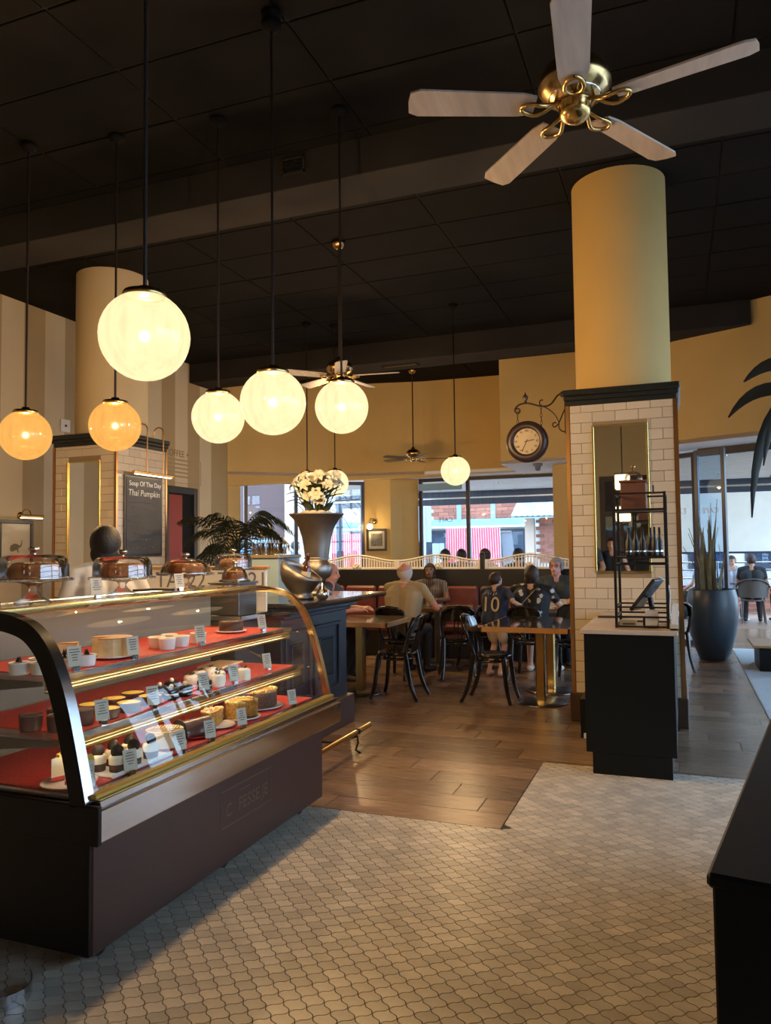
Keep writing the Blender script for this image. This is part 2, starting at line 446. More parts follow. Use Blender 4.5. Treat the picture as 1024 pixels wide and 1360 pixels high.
def RZ(a): return Matrix.Rotation(a, 4, 'Z')
def arc(c, r, a0, a1, n, ax=(1,0,0), ay=(0,0,1)):
    ax, ay, c = Vector(ax), Vector(ay), Vector(c)
    return [c+ax*r*cos(a0+(a1-a0)*i/n)+ay*r*sin(a0+(a1-a0)*i/n) for i in range(n+1)]
def bez(p0, p1, p2, p3, n=10):
    p0, p1, p2, p3 = map(Vector, (p0, p1, p2, p3)); out = []
    for i in range(n+1):
        t = i/n; out.append(p0*(1-t)**3+p1*3*t*(1-t)**2+p2*3*t*t*(1-t)+p3*t**3)
    return out
def wall_poly(pts, z0, z1, th, inward=None):
    """vertical wall along a polyline, z0 may be a list per point; thickness to the left of travel"""
    m = MB(); n = len(pts); P = [Vector((p[0], p[1], 0)) for p in pts]
    Zb = z0 if isinstance(z0, (list, tuple)) else [z0]*n
    off = []
    for i in range(n):
        d = (P[min(i+1, n-1)]-P[max(i-1, 0)]).normalized(); off.append(Vector((-d.y, d.x, 0))*th)
    for i in range(n-1):
        a, b, c, d = P[i], P[i+1], P[i+1]+off[i+1], P[i]+off[i]
        vs = [(*a.xy, Zb[i]), (*b.xy, Zb[i+1]), (*c.xy, Zb[i+1]), (*d.xy, Zb[i]), (*a.xy, z1), (*b.xy, z1), (*c.xy, z1), (*d.xy, z1)]
        m.add(vs, [(3,2,1,0),(4,5,6,7),(0,1,5,4),(2,3,7,6),(1,2,6,5),(3,0,4,7)])
    return m

# ------------------------------------------------------------------ room shell
CEIL = 4.87
floor = struct('floor', MB().box(-11, 4.6, -5.1, 15.4, -0.12, -0.006), 'grout')
floor['label'] = 'dark grout bed under the tiles and planks'
# lantern tiles
PXT, PYT = 0.0862, 0.0850
def lantern(g=0.0019, n=6):
    W, Nn, E_, S_ = (-PXT/2, 0), (0, PYT/2), (PXT/2, 0), (0, -PYT/2)
    pts = []
    def edge(a, b, sgn):
        for i in range(n):
            t = i/n; x = a[0]+(b[0]-a[0])*t; y = a[1]+(b[1]-a[1])*t
            dx, dy = b[0]-a[0], b[1]-a[1]; L = math.hypot(dx, dy); nx, ny = -dy/L, dx/L
            o = sgn*0.0048*sin(2*pi*t); pts.append((x+nx*o, y+ny*o))
    edge(W, Nn, 1); edge(Nn, E_, -1); edge(E_, S_, 1); edge(S_, W, -1)
    return [(x*(1-g*2/PXT*1.4), y*(1-g*2/PYT*1.4)) for x, y in pts][::-1]
LP = lantern()
tile_me = MB().prism(LP, -0.006, 0.0).mesh('floor_tile'); tile_me.materials.append(MAT['floor_tile'])
fwd = Vector((-sin(YAW), cos(YAW))); rgt = Vector((cos(YAW), sin(YAW)))
centres = []
for j in range(14, 132):
    for i in range(-60, 32):
        if (i+j) % 2: continue
        x, y = i*PXT/2+0.017, j*PYT/2-0.012
        if y > 5.53 or x > 1.25 or x < -2.56: continue
        if x < -0.975 and y > 4.155: continue
        dep = x*fwd.x+y*fwd.y; lat = x*rgt.x+y*rgt.y
        vis = dep > 2.28 and abs(lat/dep) < 0.52 and x > -2.02 and not (x > 0.02+0.17*(y-1.3))
        centres.append((0 if vis else 1, y, x))
centres.sort()
def clip(poly, ax, lim, sg):
    out = []
    for k in range(len(poly)):
        a, b = poly[k], poly[(k+1) % len(poly)]; da, db = sg*(lim-a[ax]), sg*(lim-b[ax])
        if da >= 0: out.append(a)
        if (da >= 0) != (db >= 0): t = da/(da-db); out.append((a[0]+(b[0]-a[0])*t, a[1]+(b[1]-a[1])*t))
    return out
near = [c for c in centres if c[0] == 0][:300]; ns = set(near)
for _, y, x in near: instance('floor_tile', tile_me, floor, (x, y, 0))
rest = MB()
for c in centres:
    if c in ns: continue
    pg = clip([(px+c[2], py+c[1]) for px, py in LP], 1, 5.484, 1)
    if pg and c[2] < -0.92 and c[1] < 4.16: pg = clip(pg, 1, 4.113, 1)
    elif pg and c[1] > 4.1: pg = clip(pg, 0, -0.935, -1)
    if len(pg) > 2: rest.prism(pg, -0.006, 0.0)
o = rest.build('floor_tiles_far', 'floor_tile_far', floor); o['kind'] = 'stuff'
struct('floor_border', MB().box(1.29, 4.6, -5.1, 5.47, -0.006, 0.0).box(-2.6, 1.29, -5.1, 0.55, -0.006, 0.0).box(-8.1, -2.6, -5.1, 4.1, -0.006, 0.0), 'floor_tile_far')
# wood-look planks
PW, PLn, PS = 0.236, 1.085, 0.2175
plank_cache = {}
def plank(x0, x1, y0, y1):
    key = (round(x1-x0, 3), round(y1-y0, 3))
    if key not in plank_cache:
        a, b = (x1-x0)/2-0.0022, (y1-y0)/2-0.0022
        plank_cache[key] = MB().bbox(-a, a, -b, b, -0.006, 0.0, 0.0012).mesh('plank'); plank_cache[key].materials.append(MAT['plank'])
    o = instance('plank', plank_cache[key], floor, ((x0+x1)/2, (y0+y1)/2, 0)); o.location.z = random.uniform(-0.0006, 0.0003)
row = 0; y = 4.118; far_mb = MB()
while y < 13.2:
    y1 = y+PW; xj = -0.91-PS*row
    lo, hi = (-4.6, -0.94) if y1 < 5.52 else (-4.9, 2.3)
    k = math.floor((lo-xj)/PLn)
    while xj+k*PLn < hi:
        a, b = max(lo, xj+k*PLn), min(hi, xj+(k+1)*PLn)
        if b-a > 0.03:
            if y < 9.4 or a > -1: plank(a, b, y, y1)
            else: far_mb.bbox(a+0.002, b-0.002, y+0.002, y1-0.002, -0.006, 0.0, 0.001)
        k += 1
    y = y1; row += 1
mk('plank_far', (0.36, 0.235, 0.155), 0.24, c2=(0.15, 0.092, 0.060), vs_=7, stretch=(1.0, 14, 1), island=0.35)
o = far_mb.build('planks_far', 'plank_far', floor); o['kind'] = 'stuff'
struct('floor_hall', MB().box(-8.1, -4.61, 4.1, 15.4, -0.006, 0.0).box(-4.89, 2.3, 13.21, 15.4, -0.006, 0.0).box(2.3, 4.6, 5.47, 11.0, -0.006, 0.0), 'plank_far')

# ceiling with panels, beams
ceil = struct('ceiling', MB().box(-8.3, 4.6, -5.1, 15.4, CEIL+0.012, CEIL+0.12), 'ceiling_gap')
pan_me = MB().bbox(-0.66, 0.66, -0.318, 0.318, 0, 0.015, 0.004).mesh('ceiling_panel'); pan_me.materials.append(MAT['ceiling_black'])
for i in range(-4, 4):
    for j in range(-9, 14):
        x = -2.24+0.668+i*1.335; yy = 7.46+0.33+j*0.655
        if yy > 15.0 or yy < 1.5: continue
        o = instance('ceiling_panel', pan_me, ceil, (x, yy, CEIL+random.uniform(-0.003, 0.002)))
struct('ceiling_rear', MB().box(-8.3, 4.6, -5.1, 1.22, CEIL, CEIL+0.02), 'ceiling_black')
struct('ceiling_side', MB().box(-8.3, -6.93, 1.22, 15.4, CEIL, CEIL+0.02), 'ceiling_black')
struct('trim_beam_1', MB().bbox(-8.1, 4.5, 5.62, 6.12, 4.56, CEIL, 0.006), 'beam_black')
struct('trim_beam_2', MB().bbox(-8.1, 1.0, 11.4, 12.0, 4.53, CEIL, 0.006), 'beam_black')
def grille(loc, w, h, label, rx):
    t = thing('vent_grille', label, 'vent', loc)
    R = Matrix.Rotation(rx, 4, 'X')
    f = MB()
    for a, b, c, d in ((-w/2, w/2, -h/2, -h/2+0.015), (-w/2, w/2, h/2-0.015, h/2), (-w/2, -w/2+0.015, -h/2, h/2), (w/2-0.015, w/2, -h/2, h/2)):
        f.box(a, b, c, d, 0, 0.012, R)
    f.build('frame', 'beam_black', t)
    n = int(w/0.03)
    b = MB()
    for i in range(1, n): x = -w/2+w*i/n; b.box(x-0.003, x+0.003, -h/2, h/2, 0.002, 0.009, R)
    for i in range(1, int(h/0.03)): z = -h/2+h*i/int(h/0.03); b.box(-w/2, w/2, z-0.003, z+0.003, 0.002, 0.009, R)
    b.build('grid', 'steel_dark', t)
    MB().box(-w/2, w/2, -h/2, h/2, -0.004, 0.001, R).build('duct_back', 'ceiling_gap', t)
grille((-2.95, 5.616, 4.75), 0.22, 0.14, 'small square-mesh vent grille in the black ceiling beam', pi/2)
grille((-4.19, 11.7, 4.528), 0.60, 0.16, 'long slim vent grille under the far black ceiling beam', pi)

# walls
def stripe_wall():
    w = struct('wall_left', MB().box(-8.3, -8.11, -5.1, 12.75, 0, CEIL), 'stripe_tan')
    k = 0; y = -4.86+0.0
    edges = [7.71+0.365*i for i in range(-34, 14)]
    for i, a in enumerate(edges[:-1]):
        MBx = MB().box(-8.112, -8.10, a, min(edges[i+1], 12.66), 0, CEIL)
        MBx.build('stripe', 'stripe_cream' if i % 2 else 'stripe_tan', w)
stripe_wall()
back_pts = [(-2.91, 14.55), (-4.7, 14.45), (-6.6, 14.0), (-8.1, 12.65)]
struct('wall_back', wall_poly(back_pts, [3.0, 2.96, 2.92, 2.78], CEIL, -0.25), 'wall_yellow')
MBw = MB().box(-2.912, -2.9, 13.34, 14.6, 3.0, CEIL)
right_pts = [(4.6, 9.75), (1.24, 11.36), (0.0, 11.95), (-1.6, 13.3), (-2.91, 13.34)]
struct('wall_right', wall_poly(right_pts, 3.0, CEIL, -0.2), 'wall_yellow')
struct('trim_bulkhead', MBw, 'wall_yellow')
# white soffits behind the bulkheads
s = MB(); s.prism([(-2.91, 13.34), (-1.6, 13.3), (0.0, 11.95), (1.24, 11.36), (4.6, 9.75), (4.9, 10.45), (1.5, 12.1), (0.3, 12.65), (-1.3, 14.0), (-1.3, 15.5), (-2.91, 15.5)], 2.995, 3.06)
s.prism([(-2.9, 14.55), (-2.9, 15.5), (-6.2, 15.5), (-8.1, 13.9), (-8.1, 12.65), (-6.6, 14.0), (-4.7, 14.45)], 3.0, 3.06)
struct('trim_soffit', s, 'soffit_white')
# lower back: pier with sconce
struct('wall_pier', wall_poly([(-2.0, 15.42), (-2.0, 13.9), (-1.2, 13.6)], 0, 3.0, -0.1), 'wall_yellow')
struct('wall_sconce', wall_poly([(-5.15, 15.4), (-5.42, 15.12), (-5.58, 14.85), (-6.12, 14.72)], 0, 3.0, -0.2), 'wall_yellow')
struct('wall_return', MB().box(-8.3, -8.1, 12.65, 13.1, 0, CEIL), 'wall_yellow')
struct('wall_under_window', MB().box(-8.0, -2.0, 15.3, 15.45, 0, 0.5), 'wall_cream')
# ------------------------------------------------------------------ glazing
def glazed(name, label, a, b, z0, z1, mull, frame_w=0.07, fm='window_frame', gm='glass_window', trans=(), depth=0.08, sill=True):
    """window between plan points a and b; mull = fractions where mullions stand"""
    A, B = Vector((*a, 0)), Vector((*b, 0)); d = B-A; Ln = d.length
    M_ = T(*A) @ RZ(math.atan2(d.y, d.x))
    f = MB(); h = depth/2
    f.box(0, Ln, -h, h, z1-frame_w, z1, M_); f.box(0, Ln, -h, h, z0, z0+frame_w, M_)
    cuts = [0]+[m*Ln for m in mull]+[Ln]
    f.box(0, frame_w, -h, h, z0+frame_w, z1-frame_w, M_); f.box(Ln-frame_w, Ln, -h, h, z0+frame_w, z1-frame_w, M_)
    w = struct(name, f, fm, label=label)
    for m in mull: MB().box(m*Ln-frame_w/2, m*Ln+frame_w/2, -h, h, z0+frame_w, z1-frame_w, M_).build('mullion', fm, w)
    for t in trans: MB().box(frame_w, Ln-frame_w, -h*0.8, h*0.8, t-frame_w/2, t+frame_w/2, M_).build('transom', fm, w)
    for i in range(len(cuts)-1):
        MB().box(cuts[i]+frame_w*0.5, cuts[i+1]-frame_w*0.5, -0.004, 0.004, z0+frame_w*0.6, z1-frame_w*0.6, M_).build('pane', gm, w)
    return w
W1 = glazed('window_1', 'dark framed window behind the palm', (-8.05, 13.15), (-6.12, 14.72), 0.5, 2.93, (0.42, ))
W2 = glazed('window_2', 'wide dark framed window behind the booth', (-5.13, 15.4), (-2.0, 15.4), 0.5, 3.0, (0.34, ))
MB().box(-5.0, -4.1, 15.0, 15.06, 2.72, 2.86, T(0,0,0)).build('stay_bar', 'fascia_blue', W2)
W3 = glazed('window_3', 'dark framed glazing beside the tiled column', (-1.25, 13.95), (0.28, 12.6), 0.0, 2.95, (0.5, 0.8))
hd = struct('door_1', wall_poly([(0.30, 12.62), (1.5, 12.05), (4.8, 10.45)], 2.88, 3.0, 0.1), 'window_frame', label='dark head frame over the open folding doors')
glazed('door_4', 'closed paned folding doors', (2.0, 11.83), (4.8, 10.5), 0.0, 2.88, tuple(i/6 for i in range(1, 6)), 0.07, trans=(0.8, 1.5, 2.2))
# folded leaf standing open
def leaf(a, b, name, label):
    A, B = Vector((*a, 0)), Vector((*b, 0)); d = B-A; Ln = d.length; M_ = T(*A) @ RZ(math.atan2(d.y, d.x))
    m = MB(); w = 0.055
    for x0, x1, z0, z1 in ((0, w, 0.02, 2.87), (Ln-w, Ln, 0.02, 2.87), (w, Ln-w, 2.80, 2.87), (w, Ln-w, 0.02, 0.2)): m.bbox(x0, x1, -0.025, 0.025, z0, z1, 0.004, M_)
    t = struct(name, m, 'door_frame_blue', label=label)
    MB().box(w, Ln-w, -0.004, 0.004, 0.2, 2.80, M_).build('pane', 'glass_blue', t)
    return t
L1 = leaf((0.235, 11.78), (0.62, 11.52), 'door_2', 'blue grey folding glass door leaf standing open')
# lettering on the glass, seen from behind
text('EXIE', 0.13, 'chalk', W3, frame((0.02, 12.79, 2.05), (-0.749, 0.66, 0), (0, 0, 1)), 'lettering')
text('CAFE', 0.11, 'chalk', L1, frame((0.42, 11.64, 2.0), (-0.83, 0.56, 0), (0, 0, 1)), 'lettering')
text('CAFE', 0.14, 'print_grey', W2, frame((-4.55, 15.37, 2.12), (-1, 0, 0), (0, 0, 1)), 'lettering')
# side wall to the right of the camera, daylight through paned windows
wr = MB()
for y0, y1, z0, z1 in ((-5.1, 10.3, 3.9, CEIL), (-5.1, -0.6, 0, 3.9), (4.3, 4.6, 0, 3.9), (9.4, 10.3, 0, 3.9), (-0.6, 4.3, 0, 0.2), (4.6, 9.4, 0, 0.2)):
    wr.box(4.6, 4.8, y0, y1, z0, z1)
struct('wall_street', wr, 'wall_yellow')
for k, (y0, y1) in enumerate(((-0.6, 4.3), (4.6, 9.4))):
    glazed('window_%d' % (k+4), 'paned street window', (4.7, y0), (4.7, y1), 0.2, 3.9, tuple(i/9 for i in range(1, 9)), 0.06, trans=(0.75, 1.3, 1.85, 2.4, 2.95, 3.45))
wb = MB()
for x0, x1, z0, z1 in ((-8.3, -1.75, 0, CEIL), (-1.75, 2.2, 3.2, CEIL), (2.2, 4.8, 0, CEIL)): wb.box(x0, x1, -5.3, -5.1, z0, z1)
struct('wall_rear', wb, 'wall_back')
glazed('window_6', 'tall glazed entrance front', (-1.75, -5.2), (2.2, -5.2), 0.0, 3.2, (0.12, 0.3, 0.5, 0.7, 0.88), 0.12, trans=(2.3,))
struct('wall_sky_block', MB().box(-4.5, 4.8, -10.2, -10, 0, 4.2).box(-4.7, -4.5, -10.2, -5.3, 0, 4.2).box(4.8, 5.0, -10.2, -5.3, 0, 4.2).box(-4.7, 5.0, -10.2, -5.3, 4.2, 4.4), 'concrete', label='unseen walls and roof added outside the entrance to block the sky')  # box added out of view to keep sky light off the entrance

# ------------------------------------------------------------------ columns
def tile_face(parent, org, ax, width, z0, z1, skip=None, tw=0.193, th=0.0905, mat='wall_tile', shift=0.0):
    """running-bond tiles on a vertical face; org = lower corner, ax = direction along the face (unit), faces outward to the right-hand -normal"""
    ax = Vector(ax); nrm = Vector((ax.y, -ax.x, 0)); cache = {}; rz = math.atan2(ax.y, ax.x); r = 0; z = z0
    while z < z1-0.02:
        h = min(th, z1-z); u = -tw*(0.5 if r % 2 else 0.0)+shift
        while u < width-0.01:
            pieces = [(max(0, u), min(width, u+tw))]; u += tw
            if skip:
                sx0, sx1, sz0, sz1 = skip
                if z+h > sz0 and z < sz1:
                    new = []
                    for a, b in pieces:
                        if b <= sx0 or a >= sx1: new.append((a, b))
                        else:
                            if a < sx0: new.append((a, sx0))
                            if b > sx1: new.append((sx1, b))
                    pieces = new
            for a, b in pieces:
                if b-a < 0.015: continue
                key = (round(b-a, 3), round(h, 3))
                if key not in cache:
                    w2 = (b-a)/2-0.0018
                    cache[key] = MB().bbox(-w2, w2, -0.008, 0.004, 0.0018, h-0.0018, 0.0025).mesh('tile'); cache[key].materials.append(MAT[mat])
                p = Vector(org)+ax*((a+b)/2); instance('tile', cache[key], parent, (p.x, p.y, z), rz)
        z += h; r += 1
def column(name, label, x0, y0, w, shaft_mat, front_skip, side_skip, zbot):
    t = thing(name, label, 'column', (x0+w/2, y0+w/2, 0)); h = w/2
    MB().box(-h, h, -h, h, 0.0, 2.78).build('core', 'grout_wall', t)
    sh = MB().lathe([(w*0.465, 2.8), (w*0.465, CEIL)], 48); sh.build('shaft', shaft_mat, t)
    c = MB(); c.bbox(-h-0.012, h+0.012, -h-0.012, h+0.012, 2.755, 2.80, 0.006).bbox(-h-0.028, h+0.028, -h-0.028, h+0.028, 2.80, 2.84, 0.008).bbox(-h-0.04, h+0.04, -h-0.04, h+0.04, 2.84, 2.895, 0.01)
    c.build('cornice', 'cornice_black', t)
    MB().bbox(-h-0.03, h+0.03, -h-0.03, h+0.03, 0.0, 0.245, 0.008).build('plinth', 'base_brown', t)
    for sx in (-1, 1):
        for sy in (-1, 1):
            MB().box(min(sx*(h-0.018), sx*(h+0.014)), max(sx*(h-0.018), sx*(h+0.014)), min(sy*(h-0.018), sy*(h+0.014)), max(sy*(h-0.018), sy*(h+0.014)), 0.245, 2.755).build('corner_trim', 'copper_trim', t)
    tile_face(t, (-h+0.02, -h, 0), (1, 0, 0), w-0.04, zbot, 2.755, front_skip)
    tile_face(t, (h, -h+0.02, 0), (0, 1, 0), w-0.04, max(zbot, 1.0), 2.755, side_skip)
    return t
colR = column('tiled_column', 'yellow round column on a square tiled base behind the black service stand', -0.895, 6.87, 0.9, 'wall_yellow', (0.195, 0.645, 1.28, 2.57), None, 0.245)
colL = column('tiled_column', 'tan round column on a tiled base carrying the chalkboard', -6.86, 7.0, 0.9, 'shaft_left', (0.19, 0.66, 1.29, 2.58), (0.11, 0.81, 1.46, 2.42), 1.0)
def framed_mirror(loc, w, h, label):
    t = thing('wall_mirror', label, 'mirror', loc)
    MB().box(-w/2, w/2, 0, 0.006, 0, h).build('mirror_glass', 'mirror', t)
    f = MB(); b = 0.018
    for x0, x1, z0, z1 in ((-w/2-b, -w/2, -b, h+b), (w/2, w/2+b, -b, h+b), (-w/2, w/2, h, h+b), (-w/2, w/2, -b, 0)): f.bbox(x0, x1, -0.014, 0.006, z0, z1, 0.003)
    f.build('frame', 'gold_frame', t)
framed_mirror((-0.455, 6.864, 1.30), 0.43, 1.25, 'tall gold framed mirror set in the tiles behind the black cage')
framed_mirror((-6.415, 6.994, 1.31), 0.45, 1.25, 'tall gold framed mirror on the tiled base beside the chalkboard')

# ------------------------------------------------------------------ globe pendants
def make_pendant():
    t = thing('globe_pendant', 'x', 'lamp')
    MB().lathe([(0.001, -0.2), (0.03, -0.1975), (0.06, -0.1905), (0.09, -0.1785), (0.117, -0.162), (0.141, -0.1415), (0.162, -0.117), (0.1785, -0.09), (0.1905, -0.06), (0.1975, -0.03), (0.2, 0), (0.1975, 0.03), (0.1905, 0.06), (0.1785, 0.09), (0.162, 0.117), (0.141, 0.1415), (0.117, 0.162), (0.09, 0.1785)], 40).build('globe', 'globe', t)
    MB().lathe([(0.001, 0.225), (0.03, 0.225), (0.035, 0.205), (0.092, 0.2), (0.098, 0.19), (0.098, 0.172), (0.09, 0.168)], 32).build('cap', 'antique_brass', t)
    return t
PEND = [((-2.22, 2.79, 2.475), 0, 'largest looking cream globe pendant over the near end of the display case'),
        ((-2.29, 4.08, 2.41), 0, 'cream globe pendant over the far end of the display case'),
        ((-2.33, 5.19, 2.575), 0, 'cream globe pendant hanging before the middle ceiling fan'),
        ((-3.26, 4.96, 2.53), 0, 'cream globe pendant between the chalkboard and the display case'),
        ((-4.89, 4.68, 2.46), 1, 'amber globe pendant near the framed elephant print'),
        ((-4.15, 4.86, 2.51), 1, 'amber globe pendant in front of the tan column'),
        ((-2.82, 10.04, 2.57), 0, 'small looking cream globe pendant over the booth in front of the window'),
        ((-5.05, 10.0, 2.46), 0, 'cream globe pendant glowing behind the white flowers on the palm side'),
        ((-4.72, 10.25, 2.50), 0, 'cream globe pendant glowing behind the white flowers on the wall sconce side')]
proto = make_pendant()
for i, (p, amber, lab) in enumerate(PEND):
    t = proto if i == 0 else copy_tree(proto)
    t.location = p; t['label'] = lab; t['group'] = 'globe pendants'
    top = 4.555 if 5.62 < p[1] < 6.12 else CEIL
    MB().cyl((0, 0, 0.2), (0, 0, top-p[2]-0.05), 0.009, n=8).build('rod', 'frame_dark', t)
    MB().lathe([(0.001, top-p[2]-0.06), (0.03, top-p[2]-0.06), (0.06, top-p[2]-0.03), (0.065, top-p[2]), (0.001, top-p[2])], 20).build('canopy', 'ceiling_black', t)
    if amber:
        for ch in t.children:
            if ch.name.startswith('globe'): ch.data = ch.data.copy(); ch.data.materials.clear(); ch.data.materials.append(MAT['globe_amber'])
    ld = bpy.data.lights.new('bulb', 'POINT'); ld.energy = GLOBE_W*(0.55 if amber else 1.0); ld.color = (1.0, 0.55, 0.20) if amber else WARM; ld.shadow_soft_size = 0.012
    lo = bpy.data.objects.new('bulb', ld); col.objects.link(lo); lo.parent = t

# ------------------------------------------------------------------ ceiling fans
def ceiling_fan(label, loc, R_, ang0, drop, bm, rodm='antique_brass'):
    t = thing('ceiling_fan', label, 'fan', loc, 0, 'ceiling fans')
    top = CEIL-loc[2]
    MB().lathe([(0.001, top), (0.075, top), (0.075, top-0.03), (0.05, top-0.07), (0.02, top-0.085), (0.001, top-0.085)], 24).build('canopy', 'antique_brass', t)
    MB().cyl((0, 0, 0.2), (0, 0, top-0.05), 0.012, n=10).build('downrod', 'iron', t)
    MB().lathe([(0.001, 0.235), (0.03, 0.235), (0.04, 0.21), (0.075, 0.20), (0.125, 0.165), (0.142, 0.125), (0.142, 0.10), (0.13, 0.085), (0.128, 0.075), (0.095, 0.055), (0.085, 0.04), (0.07, 0.035), (0.001, 0.035)], 40).build('motor_housing', 'antique_brass', t)
    MB().lathe([(0.10, 0.07), (0.105, 0.063), (0.10, 0.056)], 32).build('trim_ring', 'steel', t)
    MB().lathe([(0.001, -0.045), (0.02, -0.043), (0.045, -0.03), (0.05, -0.024), (0.056, -0.02), (0.062, 0.0), (0.063, 0.03), (0.07, 0.036), (0.001, 0.04)], 32).build('hub', 'brass', t)
    for k in range(5):
        a = ang0+k*2*pi/5; Mk = RZ(a)
        ir = MB()
        for sgn in (-1, 1):
            ir.tube([Mk @ p for p in bez((0.05, 0, 0.04), (0.10, 0, 0.03), (0.12, sgn*0.03, 0.0), (0.16, sgn*0.036, 0.005), 6)+bez((0.16, sgn*0.036, 0.005), (0.19, sgn*0.036, 0.01), (0.215, sgn*0.02, 0.012), (0.215, 0, 0.012), 4)[1:]], 0.009, 8)
        pitch = radians(11)
        Mb = Mk @ T(0.16, 0, 0.022) @ Matrix.Rotation(pitch, 4, 'X')
        poly = [(0, -0.045), (0.06, -0.058), (R_-0.20, -0.066), (R_-0.165, -0.05), (R_-0.16, 0.0), (R_-0.165, 0.05), (R_-0.20, 0.066), (0.06, 0.058), (0, 0.045)]
        b = MB().prism(poly, 0, 0.008, Mb).build('blade', bm, t)
        ir.build('blade_iron', 'brass', b)
    return t
ceiling_fan('large brass ceiling fan with greyish wooden blades in front of the yellow column', (-0.335, 3.02, 3.22), 0.66, radians(204), 0, 'blade')
ceiling_fan('small looking dark ceiling fan on a long rod before the back wall', (-4.57, 13.4, 3.17), 0.66, radians(20), 0, 'blade_dark')
ceiling_fan('ceiling fan half hidden behind a cream globe pendant', (-3.38, 7.48, 3.36), 0.66, radians(8), 0, 'blade')
# ------------------------------------------------------------------ display case
CY0, CY1 = 2.22, 4.30
mk('case_back', (0.20, 0.20, 0.17), 0.4, metal=0.2)
case = thing('display_case', 'curved glass refrigerated cake display case with brown base on casters', 'display case', (-2.45, 3.25, 0))
def cb(): return MB()
CO = Vector((2.45, -3.25, 0))
def off(mb): mb.v = [(p[0]+CO.x, p[1]+CO.y, p[2]) for p in mb.v]; return mb
def cpart(name, mb, mat, parent=None, label=None): return off(mb).build(name, mat, parent or case, label)
body = cpart('base', MB().bbox(-2.88, -2.0, CY0+0.02, 4.13, 0.06, 0.47, 0.004), 'case_brown')
cpart('end_shade_panel', MB().bbox(-2.88, -2.005, CY0+0.006, CY0+0.022, 0.062, 0.468, 0.003), 'case_frame_black')  # black sheet over the brown base, paints its unlit near end
for x in (-2.09, -2.78):
    for y in (2.36, 3.2, 3.98):
        m = MB(); m.cyl((x-0.02, y, 0.042), (x+0.02, y, 0.042), 0.042, n=18); m.box(x-0.03, x+0.03, y-0.03, y+0.03, 0.056, 0.075)
        cpart('caster', m, 'rubber')
band = cpart('front_band', MB().bbox(-2.88, -1.955, CY0, CY1, 0.465, 0.585, 0.006), 'steel')
cpart('band_end_panel', MB().bbox(-2.88, -1.952, CY0-0.012, CY0+0.012, 0.46, 0.60, 0.004), 'case_frame_black')
m = MB()
for i in range(5): m.box(0, 0.006, -0.03+i*0.013, -0.022+i*0.013, 0, 0.018+0.006*(i % 2), T(-1.957, 4.24, 0.545))
cpart('maker_badge', m, 'steel_dark', band)
cpart('deck', MB().bbox(-2.86, -1.97, CY0+0.02, CY1-0.02, 0.585, 0.612, 0.003), 'steel')
cpart('deck_liner', MB().bbox(-2.80, -2.10, CY0+0.06, CY1-0.1, 0.612, 0.618, 0.002), 'red_liner')
cpart('front_rail', MB().bbox(-2.035, -1.99, CY0+0.02, CY1-0.02, 0.612, 0.63, 0.004), 'rail_gold')
PROF = [(-2.015, 0.60), (-2.05, 0.75), (-2.10, 0.94), (-2.15, 1.07), (-2.205, 1.165), (-2.285, 1.235), (-2.39, 1.268), (-2.50, 1.278)]
def prof_smooth(n=5):
    out = []; P = [Vector((x, 0, z)) for x, z in PROF]
    for i in range(len(P)-1):
        p0, p1, p2, p3 = P[max(i-1, 0)], P[i], P[i+1], P[min(i+2, len(P)-1)]
        for k in range(n):
            t = k/n; out.append(0.5*((2*p1)+(p2-p0)*t+(2*p0-5*p1+4*p2-p3)*t*t+(3*p1-p0-3*p2+p3)*t**3))
    out.append(P[-1]); return [(p.x, p.z) for p in out]
SP = prof_smooth()
def strip_profile(y0, y1, w, mat, name, extra=True):
    pts = SP+([(-2.86, 1.278)] if extra else []); m = MB(); V = []
    for i, (x, z) in enumerate(pts):
        a = pts[max(i-1, 0)]; b = pts[min(i+1, len(pts)-1)]; d = Vector((b[0]-a[0], b[1]-a[1])).normalized(); nx, nz = d.y, -d.x   # outward
        V.append(((x-nx*w, z-nz*w) if not (i == len(pts)-1) else (x, z-w), (x+nx*0.006, z+nz*0.006)))
    n = len(V)
    vs = []
    for (a, b) in V:
        vs += [(a[0], y0, a[1]), (b[0], y0, b[1]), (b[0], y1, b[1]), (a[0], y1, a[1])]
    F = []
    for i in range(n-1):
        for k in range(4): F.append((i*4+k, i*4+(k+1) % 4, (i+1)*4+(k+1) % 4, (i+1)*4+k))
    F += [(3, 2, 1, 0), ((n-1)*4, (n-1)*4+1, (n-1)*4+2, (n-1)*4+3)]
    m.add(vs, F); return cpart(name, m, mat)
fr1 = strip_profile(CY0-0.012, CY0+0.035, 0.062, 'case_frame_black', 'curved_frame')
m = MB(); V = [((x, CY0-0.012, z), (x, CY0+0.036, z)) for x, z in [(x+0.008, z+0.004) for x, z in SP]]
cpart('frame_edge', m.sheet([[a, b] for a, b in V]), 'steel', fr1)
fr2 = strip_profile(CY1-0.05, CY1-0.01, 0.026, 'antique_brass', 'curved_frame')
gl = MB().sheet([[(x, CY0+0.03, z), (x, CY1-0.03, z)] for x, z in SP]); cpart('front_glass', gl, 'glass_curved')
def end_glass(y):
    poly = [(x, z) for x, z in SP]+[(-2.86, 1.27), (-2.86, 0.60)]
    return MB().add([(x, y, z) for x, z in poly], [tuple(range(len(poly)))])
cpart('end_glass', end_glass(CY0+0.01), 'glass_case'); cpart('end_glass', end_glass(CY1-0.02), 'glass_case')
cpart('top_panel', MB().bbox(-2.88, -2.50, CY0, CY1-0.01, 1.262, 1.285, 0.004), 'glass_case')
cpart('top_rail', MB().bbox(-2.53, -2.49, CY0, CY1-0.01, 1.255, 1.287, 0.004), 'brass')
